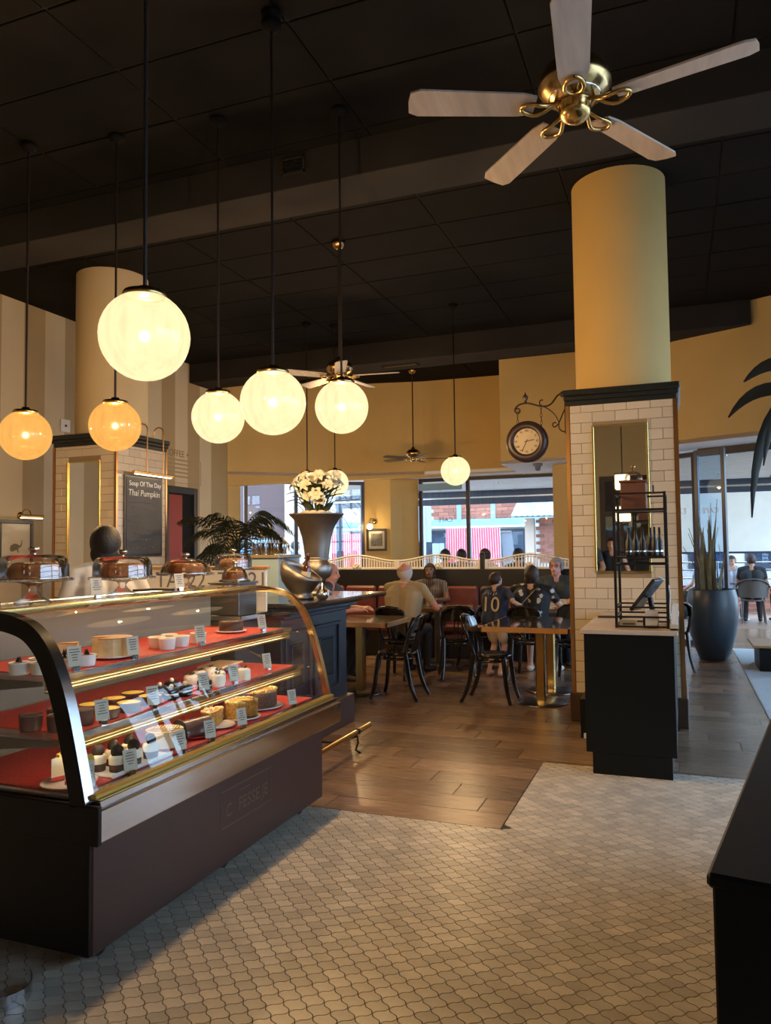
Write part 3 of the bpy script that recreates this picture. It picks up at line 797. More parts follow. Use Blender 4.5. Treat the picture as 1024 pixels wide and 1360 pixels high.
bk = cpart('back_panel', MB().bbox(-2.89, -2.87, CY0+0.02, CY1-0.02, 0.6, 1.262, 0.003), 'case_back')
cpart('light_tube', MB().cyl((-2.565, CY0+0.1, 1.253), (-2.565, CY1-0.1, 1.253), 0.0035, n=8), 'strip_light')
for z, xf in ((1.03, -2.245), (0.81, -2.165)):
    sh = cpart('shelf', MB().bbox(-2.84, xf-0.01, CY0+0.05, CY1-0.08, z-0.012, z, 0.003), 'glass_case')
    cpart('shelf_rail', MB().bbox(xf-0.016, xf, CY0+0.05, CY1-0.08, z-0.022, z+0.004, 0.003), 'steel', sh)
    m = MB()
    for i in range(3): m.bbox(xf-0.03, xf-0.008, CY0+0.06, CY1-0.09, z-0.062+i*0.013, z-0.053+i*0.013, 0.002)
    cpart('price_rail', m, 'rail_gold', sh)
    cpart('shelf_liner', MB().bbox(-2.80, xf-0.035, CY0+0.12, CY1-0.14, z, z+0.003, 0.001), 'red_liner', sh)
    cpart('light_tube', MB().cyl((xf-0.05, CY0+0.1, z-0.04), (xf-0.05, CY1-0.12, z-0.04), 0.0035, n=8), 'strip_light', sh)
    for y in (CY0+0.05, CY1-0.1):
        m = MB(); m.prism([(-2.86, z-0.10), (-2.86, z-0.012), (xf-0.02, z-0.012), (xf-0.02, z-0.03)], 0, 0.006, frame((0, y, 0), (1, 0, 0), (0, 0, 1)))
        cpart('bracket', m, 'steel_dark', sh)
# panel lettering on the brown front
plate = MB(); y0, y1, z0, z1 = 3.065, 3.525, 0.225, 0.395
for a, b, c, d in ((y0, y1, z0, z0+0.004), (y0, y1, z1-0.004, z1), (y0, y0+0.004, z0, z1), (y1-0.004, y1, z0, z1), (y0+0.16, y0+0.25, z1-0.035, z1-0.031)): plate.box(-2.0, -1.9985, a, b, c, d)
mk('engraved', (0.13, 0.085, 0.055), 0.4)
pl = cpart('name_plate_outline', plate, 'engraved', body)
text('C  FESSE.JE', 0.085, 'engraved', body, T(CO.x, CO.y, 0) @ frame((-1.9995, 3.295, 0.295), (0, 1, 0), (0, 0, 1)), 'lettering', 0.0008)

# ------------------------------------------------------------------ pastries
def disc_plate(parent, r, z=0.0, mat='porcelain', name='plate'):
    return MB().lathe([(0.001, z+0.004), (r*0.62, z+0.004), (r*0.95, z+0.013), (r, z+0.016), (r*0.97, z+0.010), (r*0.6, z), (0.001, z)], 36).build(name, mat, parent)
def wedge(mb, r, a0, a1, z0, z1, n=20):
    pts = [(0, 0)]+[(r*cos(a0+(a1-a0)*i/n), r*sin(a0+(a1-a0)*i/n)) for i in range(n+1)]
    return mb.prism(pts, z0, z1)
def rcake(name, label, loc, r, h, side, top, cut=None, rim=None, plate=None, cat='cake', rz=0.0, group=None):
    t = thing(name, label, cat, loc, rz, group); z = 0.0
    if plate: disc_plate(t, plate); z = 0.012
    a0, a1 = (cut if cut else (0, 2*pi))
    if cut: wedge(MB(), r, a0, a1, z, z+h).build('sponge', side, t); wedge(MB(), r*0.995, a0, a1, z+h, z+h+0.006).build('topping', top, t)
    else:
        MB().lathe([(r*0.97, z), (r, z+0.008), (r, z+h-0.008), (r*0.97, z+h), (0.001, z+h+0.001)], 40).build('sponge', side, t)
        MB().lathe([(r*0.985, z+h-0.001), (r*0.97, z+h+0.006), (r*0.5, z+h+0.008), (0.001, z+h+0.008)], 40).build('topping', top, t)
    if rim:
        m = MB(); n = 46
        for i in range(n):
            a = a0+(a1-a0)*i/n; rr = r*random.uniform(0.82, 0.97); m.sphere((rr*cos(a), rr*sin(a), z+h+0.008), 0.009*random.uniform(0.7, 1.3), (1, 1, 0.8), 7, 5)
        m.build('nut_rim', rim, t)
    return t
SH1, SH2, DK = 1.033, 0.813, 0.618
# bottom deck
t = thing('cheesecake_slice', 'white cheesecake slices with red base on a large white plate', 'cake', (-2.21, 2.345, DK), 0.4); disc_plate(t, 0.105)
for a, dx, dy in ((0.5, 0.0, -0.045), (1.1, -0.067, -0.004)):
    M_ = T(dx, dy, 0.012) @ RZ(a); m = MB().prism([(0, 0), (0.10, -0.03), (0.10, 0.03)], 0, 0.085, M_); s = m.build('slice', 'cream', t)
    MB().prism([(-0.001, 0), (0.102, -0.031), (0.102, 0.031)], -0.001, 0.014, M_).build('base_layer', 'red_liner', s)
    MB().prism([(0.03, -0.009), (0.10, -0.03), (0.10, 0.03), (0.03, 0.009)], 0.085, 0.096, M_).build('topping', 'custard', s)
tray = thing('serving_tray', 'long pale serving tray under the cookie topped mini cakes', 'tray', (-2.18, 2.645, DK)); MB().bbox(-0.085, 0.085, -0.19, 0.19, 0, 0.008, 0.003).build('tray_base', 'plastic_white', tray)
m = MB()
for a in (-0.083, 0.079): m.box(a, a+0.004, -0.19, 0.19, 0.006, 0.016)
m.build('tray_rim', 'plastic_white', tray)
def mini_cake(loc, group, label, rz=0.0):
    t = thing('mini_cake', label, 'cake', loc, rz, group)
    MB().lathe([(0.03, 0), (0.032, 0.03), (0.001, 0.03)], 20).build('base_layer', 'choc', t)
    MB().lathe([(0.033, 0.03), (0.034, 0.055), (0.03, 0.062), (0.001, 0.064)], 20).build('cream_layer', 'cream', t)
    MB().lathe([(0.001, -0.006), (0.024, -0.006), (0.026, 0), (0.024, 0.006), (0.001, 0.006)], 18, M=T(0, 0, 0.078) @ Matrix.Rotation(1.1, 4, 'X')).build('cookie', 'cookie_black', t)
    return t
mc = None
for k, (x, y) in enumerate(((-2.22, 2.51), (-2.14, 2.53), (-2.22, 2.60), (-2.14, 2.63), (-2.22, 2.70), (-2.14, 2.74))):
    lab = 'cookie topped cream mini cake on the pale tray of the bottom deck'
    if mc is None: mc = mini_cake((x, y, DK+0.008), 'cookie topped mini cakes', lab, 0.5)
    else: dup(mc, (x, y, DK+0.008), random.uniform(0, 2))
wc = rcake('white_cake', 'round white cake with brown swirl topping and a cut line', (-2.22, 2.94, DK), 0.085, 0.062, 'cream', 'cheesecake', cut=(0.25, 2*pi-0.1), plate=0.10, rz=0.3)
m = MB()
for i in range(9):
    x = -0.06+i*0.014; w = math.sqrt(max(0, 0.075**2-x*x)); m.tube([(x, -w, 0.081), (x+0.01, 0, 0.0815), (x, w, 0.081)], 0.0022, 5)
m.build('drizzle', 'choc', wc)
t = thing('chocolate_log', 'pink brown chocolate log cake with a swirled end', 'cake', (-2.20, 3.135, DK), radians(-20)); disc_plate(t, 0.085, mat='red_liner', name='doily')
pr = [(0.062*cos(pi*i/14), 0.075*sin(pi*i/14)) for i in range(15)]
MB().prism(pr, -0.085, 0.075, T(0, 0, 0.013) @ Matrix(((1,0,0,0),(0,0,-1,0),(0,1,0,0),(0,0,0,1))), True).build('log', 'choc_glaze', t)
m = MB(); 
for rr in (0.052, 0.038, 0.024): m.tube([(rr*cos(a), -0.078, 0.054+rr*0.72*sin(a)) for a in [pi*2*i/20 for i in range(20)]], 0.0045, 5, closed=True)
m.build('swirl', 'cookie_black', t)
rcake('crumble_cake', 'half of a golden crumble cake on the bottom deck', (-2.21, 3.352, DK), 0.08, 0.062, 'crumble', 'crumble', cut=(-0.4, 2.6), rim='nuts', plate=0.092, rz=2.2)
rcake('crumble_cake', 'golden crumble cake next to the nut rimmed chocolate cake', (-2.20, 3.56, DK), 0.088, 0.075, 'crumble', 'crumble', cut=(0.3, 5.6), rim='nuts', plate=0.105)
rcake('nut_rimmed_cake', 'round dark chocolate cake with a pale chopped nut rim on a white plate', (-2.26, 3.84, DK), 0.105, 0.082, 'choc_side', 'cheesecake_top', rim='nuts', plate=0.14)
rcake('rolled_cake', 'low chocolate cake with a cream nut line at the far end of the deck', (-2.45, 4.08, DK), 0.09, 0.05, 'choc', 'choc', rim='nuts', plate=0.11)
def card(loc, rz, label, w=0.058, h=0.082):
    t = thing('price_card', label, 'card', loc, rz, 'price cards in the cake display')
    M_ = Matrix.Rotation(radians(-12), 4, 'X')
    MB().box(-w/2, w/2, -0.0012, 0.0012, 0.018, 0.018+h, M_).build('card_face', 'card', t)
    m = MB()
    for i in range(5): ww = w*random.uniform(0.35, 0.75)/2; m.box(-ww, ww, -0.0022, -0.0012, 0.018+h*(0.84-i*0.13)-0.002, 0.018+h*(0.84-i*0.13)+0.0012, M_)
    m.build('print_lines', 'card_ink', t)
    MB().bbox(-0.014, 0.014, -0.012, 0.012, 0, 0.02, 0.002).build('clip', 'steel', t)
    return t
RC = radians(68)
for k, (y, near_) in enumerate(((2.30, 'white cheesecake slices'), (2.54, 'cookie topped mini cakes'), (2.87, 'chocolate log'), (3.10, 'half crumble cake'), (3.38, 'golden crumble cake'), (3.92, 'nut rimmed chocolate cake'))):
    card((-2.077, y, 0.613), RC, 'small printed price card on the bottom rail before the %s' % near_)
# middle shelf
def ramekin(loc, label, group, side, fill, r=0.042, h=0.05, shards=0, name='ramekin', fz=0.004):
    t = thing(name, label, 'dessert cup', loc, 0, group)
    MB().lathe([(0.001, 0), (r*0.86, 0), (r*0.9, 0.006), (r, h-0.006), (r*1.03, h-0.002), (r*1.0, h), (r*0.92, h-0.004), (r*0.9, h-0.012)], 28).build('cup', side, t)
    MB().lathe([(r*0.93, h-fz), (r*0.5, h-fz+0.004), (0.001, h-fz+0.005)], 24).build('filling', fill, t)
    for k in range(shards): MB().prism([(-0.012, 0), (0.012, 0), (0.0, 0.026)], 0, 0.003, T(0.008*k-0.008, 0, h-0.004) @ RZ(0.6+k) @ Matrix.Rotation(pi/2, 4, 'X')).build('chocolate_shard', 'cookie_black', t)
    return t
p = ramekin((-2.28, 2.36, SH2), 'dark chocolate cup dessert on the middle shelf', 'dark chocolate cups', 'choc_glaze', 'choc', 0.045, 0.062, name='chocolate_cup')
for x, y in ((-2.38, 2.46), (-2.27, 2.48), (-2.39, 2.33)): dup(p, (x, y, SH2))
p = ramekin((-2.39, 2.66, SH2), 'shallow cup of yellow custard on the middle shelf', 'yellow custard cups', 'choc_glaze', 'custard', 0.054, 0.042, name='custard_cup', fz=0.002)
for x, y in ((-2.26, 2.61), (-2.39, 2.80), (-2.26, 2.745), (-2.27, 2.90), (-2.40, 2.94)): dup(p, (x, y, SH2))
p = thing('sandwich_cookie_cake', 'black cookie cake with a pale cream filling on the middle shelf', 'cake', (-2.34, 3.06, SH2), 0.3, 'black cookie cakes')
for z, mt, r in ((0, 'cookie_black', 0.036), (0.022, 'cream', 0.034), (0.03, 'cookie_black', 0.036)): MB().lathe([(r*0.95, 0), (r, 0.004), (r, 0.017 if mt != 'cream' else 0.008), (r*0.93, 0.022 if mt != 'cream' else 0.009), (0.001, 0.022 if mt != 'cream' else 0.009)], 22, (0, 0, z)).build({'cream': 'filling'}.get(mt, 'wafer'), mt, p)
MB().sphere((0, 0, 0.06), 0.011, nu=10, nv=6).build('cream_dot', 'cream', p)
for x, y in ((-2.25, 3.03), (-2.36, 3.18), (-2.24, 3.12), (-2.23, 3.27)): dup(p, (x, y, SH2), random.uniform(0, 2))
p = thing('cream_cake', 'small white cream cake with a dark green sprig on the middle shelf', 'cake', (-2.36, 3.34, SH2), 0, 'small white cream cakes')
MB().lathe([(0.036, 0), (0.038, 0.01), (0.037, 0.05), (0.03, 0.058), (0.001, 0.06)], 22).build('cream_body', 'cream', p)
m = MB()
for a in (0.3, 1.7, 3.4, 4.8): m.add([(0, 0, 0.058), (0.012*cos(a), 0.012*sin(a), 0.075), (0.022*cos(a+0.2), 0.022*sin(a+0.2), 0.07), (0.012*cos(a+0.6), 0.012*sin(a+0.6), 0.062)], [(0, 1, 2, 3)])
m.build('sprig', 'leaf_green', p)
for x, y in ((-2.24, 3.40), (-2.40, 3.47), (-2.30, 3.50), (-2.22, 3.62), (-2.42, 3.60)): dup(p, (x, y, SH2), random.uniform(0, 3))
t = thing('wooden_board', 'pale wooden board on the middle shelf behind the white cream cakes', 'board', (-2.47, 3.78, SH2), 0.1); MB().bbox(-0.08, 0.08, -0.13, 0.13, 0.04, 0.052, 0.004).build('board', 'wood_board', t)
for y in (-0.09, 0.09): MB().bbox(-0.06, 0.06, y-0.015, y+0.015, 0, 0.041, 0.002).build('board_foot', 'wood_board', t)
for k, (x, y, n_) in enumerate(((-2.185, 2.50, 'custard cups'), (-2.185, 2.82, 'last custard cup'), (-2.18, 3.20, 'black cookie cakes'), (-2.18, 3.47, 'small white cream cakes'), (-2.24, 3.92, 'pale wooden board'))):
    card((x, y, SH2), RC, 'small printed price card on the middle shelf by the %s' % n_)
# top shelf
p = ramekin((-2.42, 2.30, SH1), 'white ramekin of chocolate mousse with chocolate shards on the top shelf', 'white chocolate ramekins', 'porcelain', 'choc', 0.041, 0.048, 2)
for x, y in ((-2.34, 2.33), (-2.44, 2.42), (-2.34, 2.45), (-2.42, 2.54), (-2.33, 2.56)): dup(p, (x, y, SH1), random.uniform(0, 3))
rcake('baked_cheesecake', 'tall baked cheesecake with browned top and cut wedges on a white plate', (-2.40, 2.80, SH1), 0.088, 0.075, 'cheesecake', 'cheesecake_top', cut=(-1.6, 3.6), plate=0.115)
t = thing('cheesecake_wedge', 'loose cheesecake wedge lying behind the baked cheesecake', 'cake', (-2.55, 2.62, SH1), 0.6)
MB().prism([(0, 0), (0.09, -0.03), (0.09, 0.03)], 0, 0.075).build('wedge', 'cheesecake', t); MB().prism([(0, 0), (0.0905, -0.0305), (0.0905, 0.0305)], 0.075, 0.081).build('topping', 'cheesecake_top', t)
p = ramekin((-2.42, 3.14, SH1), 'white cup of pale dessert with crumbs on the top shelf', 'white crumb cups', 'porcelain', 'cheesecake', 0.042, 0.055, name='dessert_cup')
for x, y in ((-2.335, 3.11), (-2.435, 3.26), (-2.335, 3.22), (-2.33, 3.36)): dup(p, (x, y, SH1))
rcake('chocolate_cake', 'small dark chocolate cake at the far end of the top shelf', (-2.45, 3.86, SH1), 0.07, 0.05, 'choc', 'choc_glaze', plate=0.09)
for k, (x, y, n_) in enumerate(((-2.262, 2.43, 'white ramekins'), (-2.262, 2.78, 'baked cheesecake'), (-2.262, 3.29, 'white crumb cups'), (-2.29, 3.95, 'small chocolate cake'))):
    card((x, y, SH1), RC, 'small printed price card on the top shelf by the %s' % n_)

# ------------------------------------------------------------------ cake stands with domes on the case
def cake_stand(loc, label, r=0.15, hs=0.115, dome='tall', cake='bundt', base_z=None):
    t = thing('cake_stand', label, 'cake stand', loc, 0, 'glass cake stands')
    MB().lathe([(0.001, 0), (r*0.52, 0), (r*0.53, 0.006), (r*0.3, hs*0.24), (r*0.15, hs*0.5), (r*0.12, hs*0.65), (r*0.22, hs*0.82), (r*0.5, hs-0.006), (r*0.5, hs-0.003)], 32).build('foot', 'glass', t)
    pl = MB().lathe([(0.001, hs-0.004), (r*0.9, hs-0.004), (r*1.06, hs+0.003), (r*1.08, hs+0.010), (r*1.0, hs+0.006), (0.001, hs+0.004)], 40).build('plate', 'glass', t)
    n = 40; m = MB()
    for i in range(n):
        a = 2*pi*i/n; m.sphere((r*1.07*cos(a), r*1.07*sin(a), hs+0.004), 0.008, (1, 1, 0.8), 6, 4)
    m.build('scalloped_rim', 'glass', pl)
    h = 0.105 if dome == 'tall' else 0.085
    if dome == 'tall': pr = [(r*0.98, 0), (r*0.97, h*0.55), (r*0.93, h*0.8), (r*0.82, h*0.95), (r*0.6, h), (0.02, h*1.02)]
    else: pr = [(r*0.98, 0), (r*0.92, h*0.4), (r*0.75, h*0.75), (r*0.5, h*0.95), (r*0.2, h*1.03), (0.02, h*1.04)]
    d = MB().lathe([(a, b+hs+0.008) for a, b in pr], 40).build('dome', 'glass_dome', t)
    z = hs+0.008+h
    MB().lathe([(0.012, z), (0.009, z+0.008), (0.02, z+0.018), (0.026, z+0.026), (0.018, z+0.034), (0.001, z+0.035)], 18).build('knob', 'silver', d)
    MB().lathe([(r*0.985, hs+0.006), (r*1.0, hs+0.010), (r*0.985, hs+0.014)], 40).build('dome_lip', 'silver', d)
    c = thing('bundt_cake', 'brown ring cake under the dome %s' % label.split('cake stand ')[1], 'cake', (loc[0], loc[1], loc[2]+hs+0.005), 0, 'cakes under glass domes')
    cm = MB(); rr = r*0.72; hh = h*0.72; nn = 48
    prf = [(0.25, 0), (0.9, 0), (1.0, 0.25), (0.97, 0.6), (0.8, 0.92), (0.6, 1.0), (0.4, 0.92), (0.27, 0.6), (0.25, 0)]
    vs = []; F = []
    for i, (a, b) in enumerate(prf):
        for k in range(nn): q = 1+0.035*cos(12*2*pi*k/nn)*(1 if a > 0.5 else 0); vs.append((rr*a*q*cos(2*pi*k/nn), rr*a*q*sin(2*pi*k/nn), hh*b))
    for i in range(len(prf)-1):
        for k in range(nn): F.append((i*nn+k, i*nn+(k+1) % nn, (i+1)*nn+(k+1) % nn, (i+1)*nn+k))
    cm.add(vs, F, True); cm.build('sponge', 'bundt', c)
    m = MB()
    for i in range(16):
        a = random.uniform(0, 2*pi); q = random.uniform(0.55, 0.9); m.sphere((rr*q*cos(a), rr*q*sin(a), hh*0.95), 0.007, (1.2, 1, 0.5), 7, 4)
    m.build('glaze_drops', 'cheesecake', c)
    return t
TOPZ = 1.286
cake_stand((-2.66, 2.60, TOPZ), 'glass cake stand nearest the black curved frame of the case', 0.15, 0.10)
cake_stand((-2.68, 3.20, TOPZ), 'glass cake stand in front of the person in white', 0.15, 0.085)
cake_stand((-2.71, 3.78, TOPZ), 'glass cake stand with a low rounded dome', 0.15, 0.085, dome='low')
cake_stand((-2.99, 4.74, 1.29), 'glass cake stand at the far end on the white riser', 0.135, 0.085)
cake_stand((-2.80, 2.17+0.17, TOPZ), 'glass cake stand cut off at the end of the case', 0.10, 0.07, dome='low')
cake_stand((-2.62, 4.17, TOPZ), 'small glass cake stand by the brass end frame', 0.085, 0.03, dome='low')
for x, y, n_ in ((-2.60, 2.93, 'between the tall glass domes'), (-2.60, 3.58, 'before the low rounded dome')):
    card((x, y, TOPZ), RC, 'small printed price card standing on the case top %s' % n_)
t = thing('serving_tongs', 'dark serving tongs lying on the case top', 'tongs', (-2.72, 3.50, TOPZ), 0.9)
for s_ in (-1, 1): MB().tube([(-0.11, 0, 0.012), (0, s_*0.012, 0.014), (0.11, s_*0.02, 0.008)], 0.006, 6).build('arm', 'plastic_black', t)

t = thing('kick_trim', 'curved pale metal trim strip on the floor at the foot of the case end', 'trim', (-2.30, 2.04, 0))
m = MB(); P_ = [Vector((0.33*cos(a)-0.12, 0.16*sin(a)-0.02, 0)) for a in [(-100+140*i/14)*pi/180 for i in range(15)]]
m.sheet([[p, p+Vector((0, 0, 0.05))] for p in P_]); m.sheet([[p*0.985, p*0.985+Vector((0, 0, 0.05))] for p in P_][::-1]); m.build('strip', 'steel', t)
MB().sheet([[p*0.985+Vector((0, 0, 0.05)), p+Vector((0, 0, 0.05))] for p in P_]).build('strip_edge', 'silver', t)
# ------------------------------------------------------------------ serving side behind the case
t = thing('work_counter', 'low dark work counter behind the far end of the display case', 'counter', (-3.6, 4.82, 0))
MB().bbox(-0.70, 0.70, -0.20, 0.20, 0, 1.02, 0.006).build('cabinet', 'navy_paint', t); MB().bbox(-0.72, 0.76, -0.22, 0.22, 1.02, 1.06, 0.006).build('worktop', 'steel', t)
t = thing('letter_board', 'pale panel with large dark letters standing behind the cake stands', 'sign', (-3.55, 4.97, 1.06))
MB().bbox(-0.66, 0.70, -0.012, 0.012, 0.0, 0.31, 0.003).build('panel', 'plastic_white', t)
MB().bbox(-0.68, 0.72, -0.02, 0.02, 0.31, 0.335, 0.003).build('top_rail', 'table_edge', t)
text("TA '22", 0.17, 'print_grey', t, frame((-0.05, -0.0125, 0.225), (1, 0, 0), (0, 0, 1)), 'lettering')
text('TA 21', 0.17, 'print_grey', t, frame((0.50, -0.0125, 0.225), (1, 0, 0), (0, 0, 1)), 'lettering')
t = thing('cake_riser', 'white riser box under the far glass cake stand', 'riser', (-2.99, 4.74, 1.06)); MB().bbox(-0.12, 0.12, -0.12, 0.12, 0, 0.215, 0.004).build('box', 'steel_dark', t); MB().bbox(-0.13, 0.13, -0.13, 0.13, 0.215, 0.23, 0.003).build('lid', 'steel_dark', t)
t = thing('glass_shelf', 'grey green narrow cabinet carrying the upturned drinking glasses', 'cabinet', (-3.62, 6.45, 0))
MB().bbox(-0.16, 0.16, -0.2, 0.2, 0, 1.44, 0.006).build('cabinet', 'panel_paleblue', t); MB().bbox(-0.18, 0.18, -0.22, 0.22, 1.44, 1.47, 0.004).build('top', 'table_top_pale', t)
g0 = None
for x, y in ((-3.73, 6.30), (-3.63, 6.30), (-3.53, 6.30), (-3.73, 6.41), (-3.63, 6.41), (-3.53, 6.41), (-3.68, 6.53), (-3.57, 6.53)):
    if g0 is None:
        g0 = thing('drinking_glass', 'clear tumbler standing upside down on the narrow cabinet', 'glass', (x, y, 1.47), 0, 'tumblers on the narrow cabinet')
        MB().lathe([(0.001, 0.125), (0.03, 0.125), (0.034, 0.118), (0.041, 0.0), (0.037, 0.0), (0.031, 0.112), (0.001, 0.114)], 20).build('glass_body', 'glass', g0)
        MB().lathe([(0.0415, 0.0), (0.042, 0.004), (0.0412, 0.008)], 20).build('rim', 'silver', g0)
    else: dup(g0, (x, y, 1.47))

# ------------------------------------------------------------------ bar counter
bar = thing('bar_counter', 'navy panelled bar counter with dark polished top and brown plinth', 'counter', (-3.2, 5.35, 0))
BO = (3.2, -5.35)
def bpart(name, mb, mat, parent=None): mb.v = [(p[0]+BO[0], p[1]+BO[1], p[2]) for p in mb.v]; return mb.build(name, mat, parent or bar)
bpart('body', MB().bbox(-3.28, -2.78, 5.06, 6.25, 0.24, 1.01, 0.004), 'navy_paint')
bpart('plinth', MB().bbox(-3.28, -2.72, 5.06, 6.28, 0.0, 0.245, 0.006), 'plinth_brown')
for z0, z1, dx in ((0.985, 1.02, 0.03), (1.02, 1.055, 0.07), (1.055, 1.075, 0.10)): bpart('moulding', MB().bbox(-3.28, -2.78+dx, 5.06, 6.25+dx*1.2, z0, z1, 0.008), 'navy_paint')
bpart('top', MB().bbox(-3.34, -2.61, 5.05, 6.82, 1.07, 1.11, 0.012), 'counter_top')
for y0, y1 in ((5.10, 5.52), (5.58, 6.08)):
    z0, z1 = 0.34, 0.90
    for w, x0, x1, ins in ((0.03, -2.785, -2.755, 0.0), (0.018, -2.785, -2.765, 0.11)):
        a, b, c, d = y0+ins, y1-ins, z0+ins, z1-ins; m = MB()
        for q in ((a, b, c, c+w), (a, b, d-w, d), (a, a+w, c, d), (b-w, b, c, d)): m.bbox(x0, x1, q[0], q[1], q[2], q[3], 0.006)
        bpart('panel_frame', m, 'navy_paint')
    bpart('panel', MB().bbox(-2.785, -2.772, y0+0.13, y1-0.13, z0+0.13, z1-0.13, 0.004), 'cornice_black')
rail = thing('foot_rail', 'round brass foot rail on dark iron brackets along the bar', 'rail', (-2.28, 5.0, 0))
MB().cyl((0, -0.6, 0.155), (0, 0.55, 0.155), 0.022, n=16).build('tube', 'brass', rail)
for y in (-0.45, 0.3):
    m = MB(); m.tube([(0.0, y, 0.135), (0.01, y, 0.08), (-0.01, y, 0.02), (0.03, y, 0.0)], 0.008, 8); m.tube([(0, y, 0.12), (-0.2, y, 0.06), (-0.43, y, 0.05)], 0.008, 8)
    m.build('bracket', 'iron', rail)
    MB().lathe([(0.026, -0.015), (0.028, 0), (0.026, 0.015)], 16, M=T(0, y, 0.155) @ Matrix.Rotation(pi/2, 4, 'X')).build('clamp', 'iron', rail)
BT = 1.111
vz = thing('flower_urn', 'tall pewter trumpet urn on the bar holding white flowers', 'vase', (-3.08, 6.28, BT))
MB().lathe([(0.001, 0), (0.13, 0), (0.135, 0.012), (0.10, 0.04), (0.05, 0.07), (0.045, 0.10), (0.07, 0.125), (0.115, 0.155), (0.138, 0.195), (0.142, 0.235), (0.132, 0.275), (0.112, 0.30), (0.104, 0.315), (0.108, 0.335), (0.118, 0.42), (0.135, 0.52), (0.165, 0.61), (0.205, 0.675), (0.245, 0.715), (0.252, 0.724), (0.245, 0.73), (0.20, 0.69), (0.15, 0.62), (0.11, 0.5), (0.001, 0.48)], 48).build('body', 'pewter', vz)
MB().lathe([(0.112, 0.318), (0.118, 0.325), (0.112, 0.332)], 40).build('collar', 'pewter', vz)
bq = thing('flower_bouquet', 'bouquet of white lilies with dark green leaves in the pewter urn', 'flowers', (-3.08, 6.28, BT+0.6))
m = MB()
for k in range(9):
    a = k*0.7; m.sphere((0.10*cos(a), 0.10*sin(a), 0.13), 0.05, (1, 1, 0.6), 8, 6)
m.build('moss', 'petal', bq)
random.seed(21)
def petal_me():
    m = MB()
    for k in range(6):
        a = k*pi/3; w = 0.024 if k % 2 else 0.018; rows = []
        for i in range(6):
            s_ = i/5; ww = w*sin(pi*min(0.97, s_*0.9+0.08)); x = 0.012+0.058*s_; z = 0.045*s_-0.05*s_**3
            rows.append([RZ(a) @ Vector((x, -ww, z+0.004)), RZ(a) @ Vector((x, 0, z)), RZ(a) @ Vector((x, ww, z+0.004))])
        m.sheet(rows)
    m.tube([(0, 0, -0.04), (0, 0, 0.01)], [0.006, 0.014], 8)
    return m.mesh('bloom')
bl_me = petal_me(); bl_me.materials.append(MAT['petal'])
heads = []
for k in range(24):
    if k < 20: a = k*2.4; rr = 0.225*math.sqrt((k+0.5)/20); p = Vector((rr*cos(a)*1.15, rr*sin(a)*0.8, 0.47+random.uniform(-0.04, 0.06)-rr*0.3))
    else: p = Vector((random.uniform(-0.05, 0.10), -0.12+random.uniform(-0.04, 0.02), 0.24+random.uniform(-0.02, 0.06)))
    heads.append(p); o = instance('bloom', bl_me, bq, p)
    d = Vector((p.x*2.5, p.y*2.5-0.25, 0.35 if k < 20 else 0.1)); o.rotation_euler = d.to_track_quat('Z', 'Y').to_euler(); sc = random.uniform(0.8, 1.05); o.scale = (sc, sc, sc)
for p in heads:
    MB().tube(bez((p.x*0.2, p.y*0.2, 0.0), (p.x*0.2, p.y*0.2, 0.15), (p.x*0.8, p.y*0.8, p.z-0.15), p, 6), 0.0045, 5).build('stem', 'stem', bq)
def leaf_mb(p0, d, L, w, droop=0.25):
    d = Vector(d).normalized(); sd = d.cross(Vector((0, 0, 1))).normalized(); rows = []
    for i in range(6):
        s_ = i/5; c = Vector(p0)+d*L*s_+Vector((0, 0, -droop*L*s_*s_)); ww = w*sin(pi*(0.06+0.94*s_)) ; rows.append([c-sd*ww, c+Vector((0, 0, -0.15*w)), c+sd*ww])
    return MB().sheet(rows)
for k in range(46):
    a = random.uniform(0, 2*pi); z = random.uniform(0.10, 0.34); r0 = random.uniform(0.02, 0.10)
    leaf_mb((r0*cos(a), r0*sin(a), z), (cos(a), sin(a), random.uniform(0.5, 1.6)), random.uniform(0.14, 0.24), 0.036).build('leaf', 'leaf_green', bq)
for a, z in ((pi*0.98, 0.33), (pi*1.02, 0.26)):
    leaf_mb((-0.14, -0.06, z), (cos(a), -0.2, 0.1), 0.13, 0.032).build('leaf', 'leaf_green', bq)
for a, L, zz in ((0.15, 0.42, 0.30), (0.0, 0.40, 0.22), (-0.2, 0.36, 0.34), (0.3, 0.30, 0.10), (-0.1, 0.45, 0.26)):
    MB().tube(bez((0.05, 0, 0.12), (0.10, -0.03, 0.22), (L*0.7, sin(a)*L, zz+0.06), (L, sin(a)*L, zz-0.12), 8), 0.003, 5).build('grass_blade', 'stem', bq)

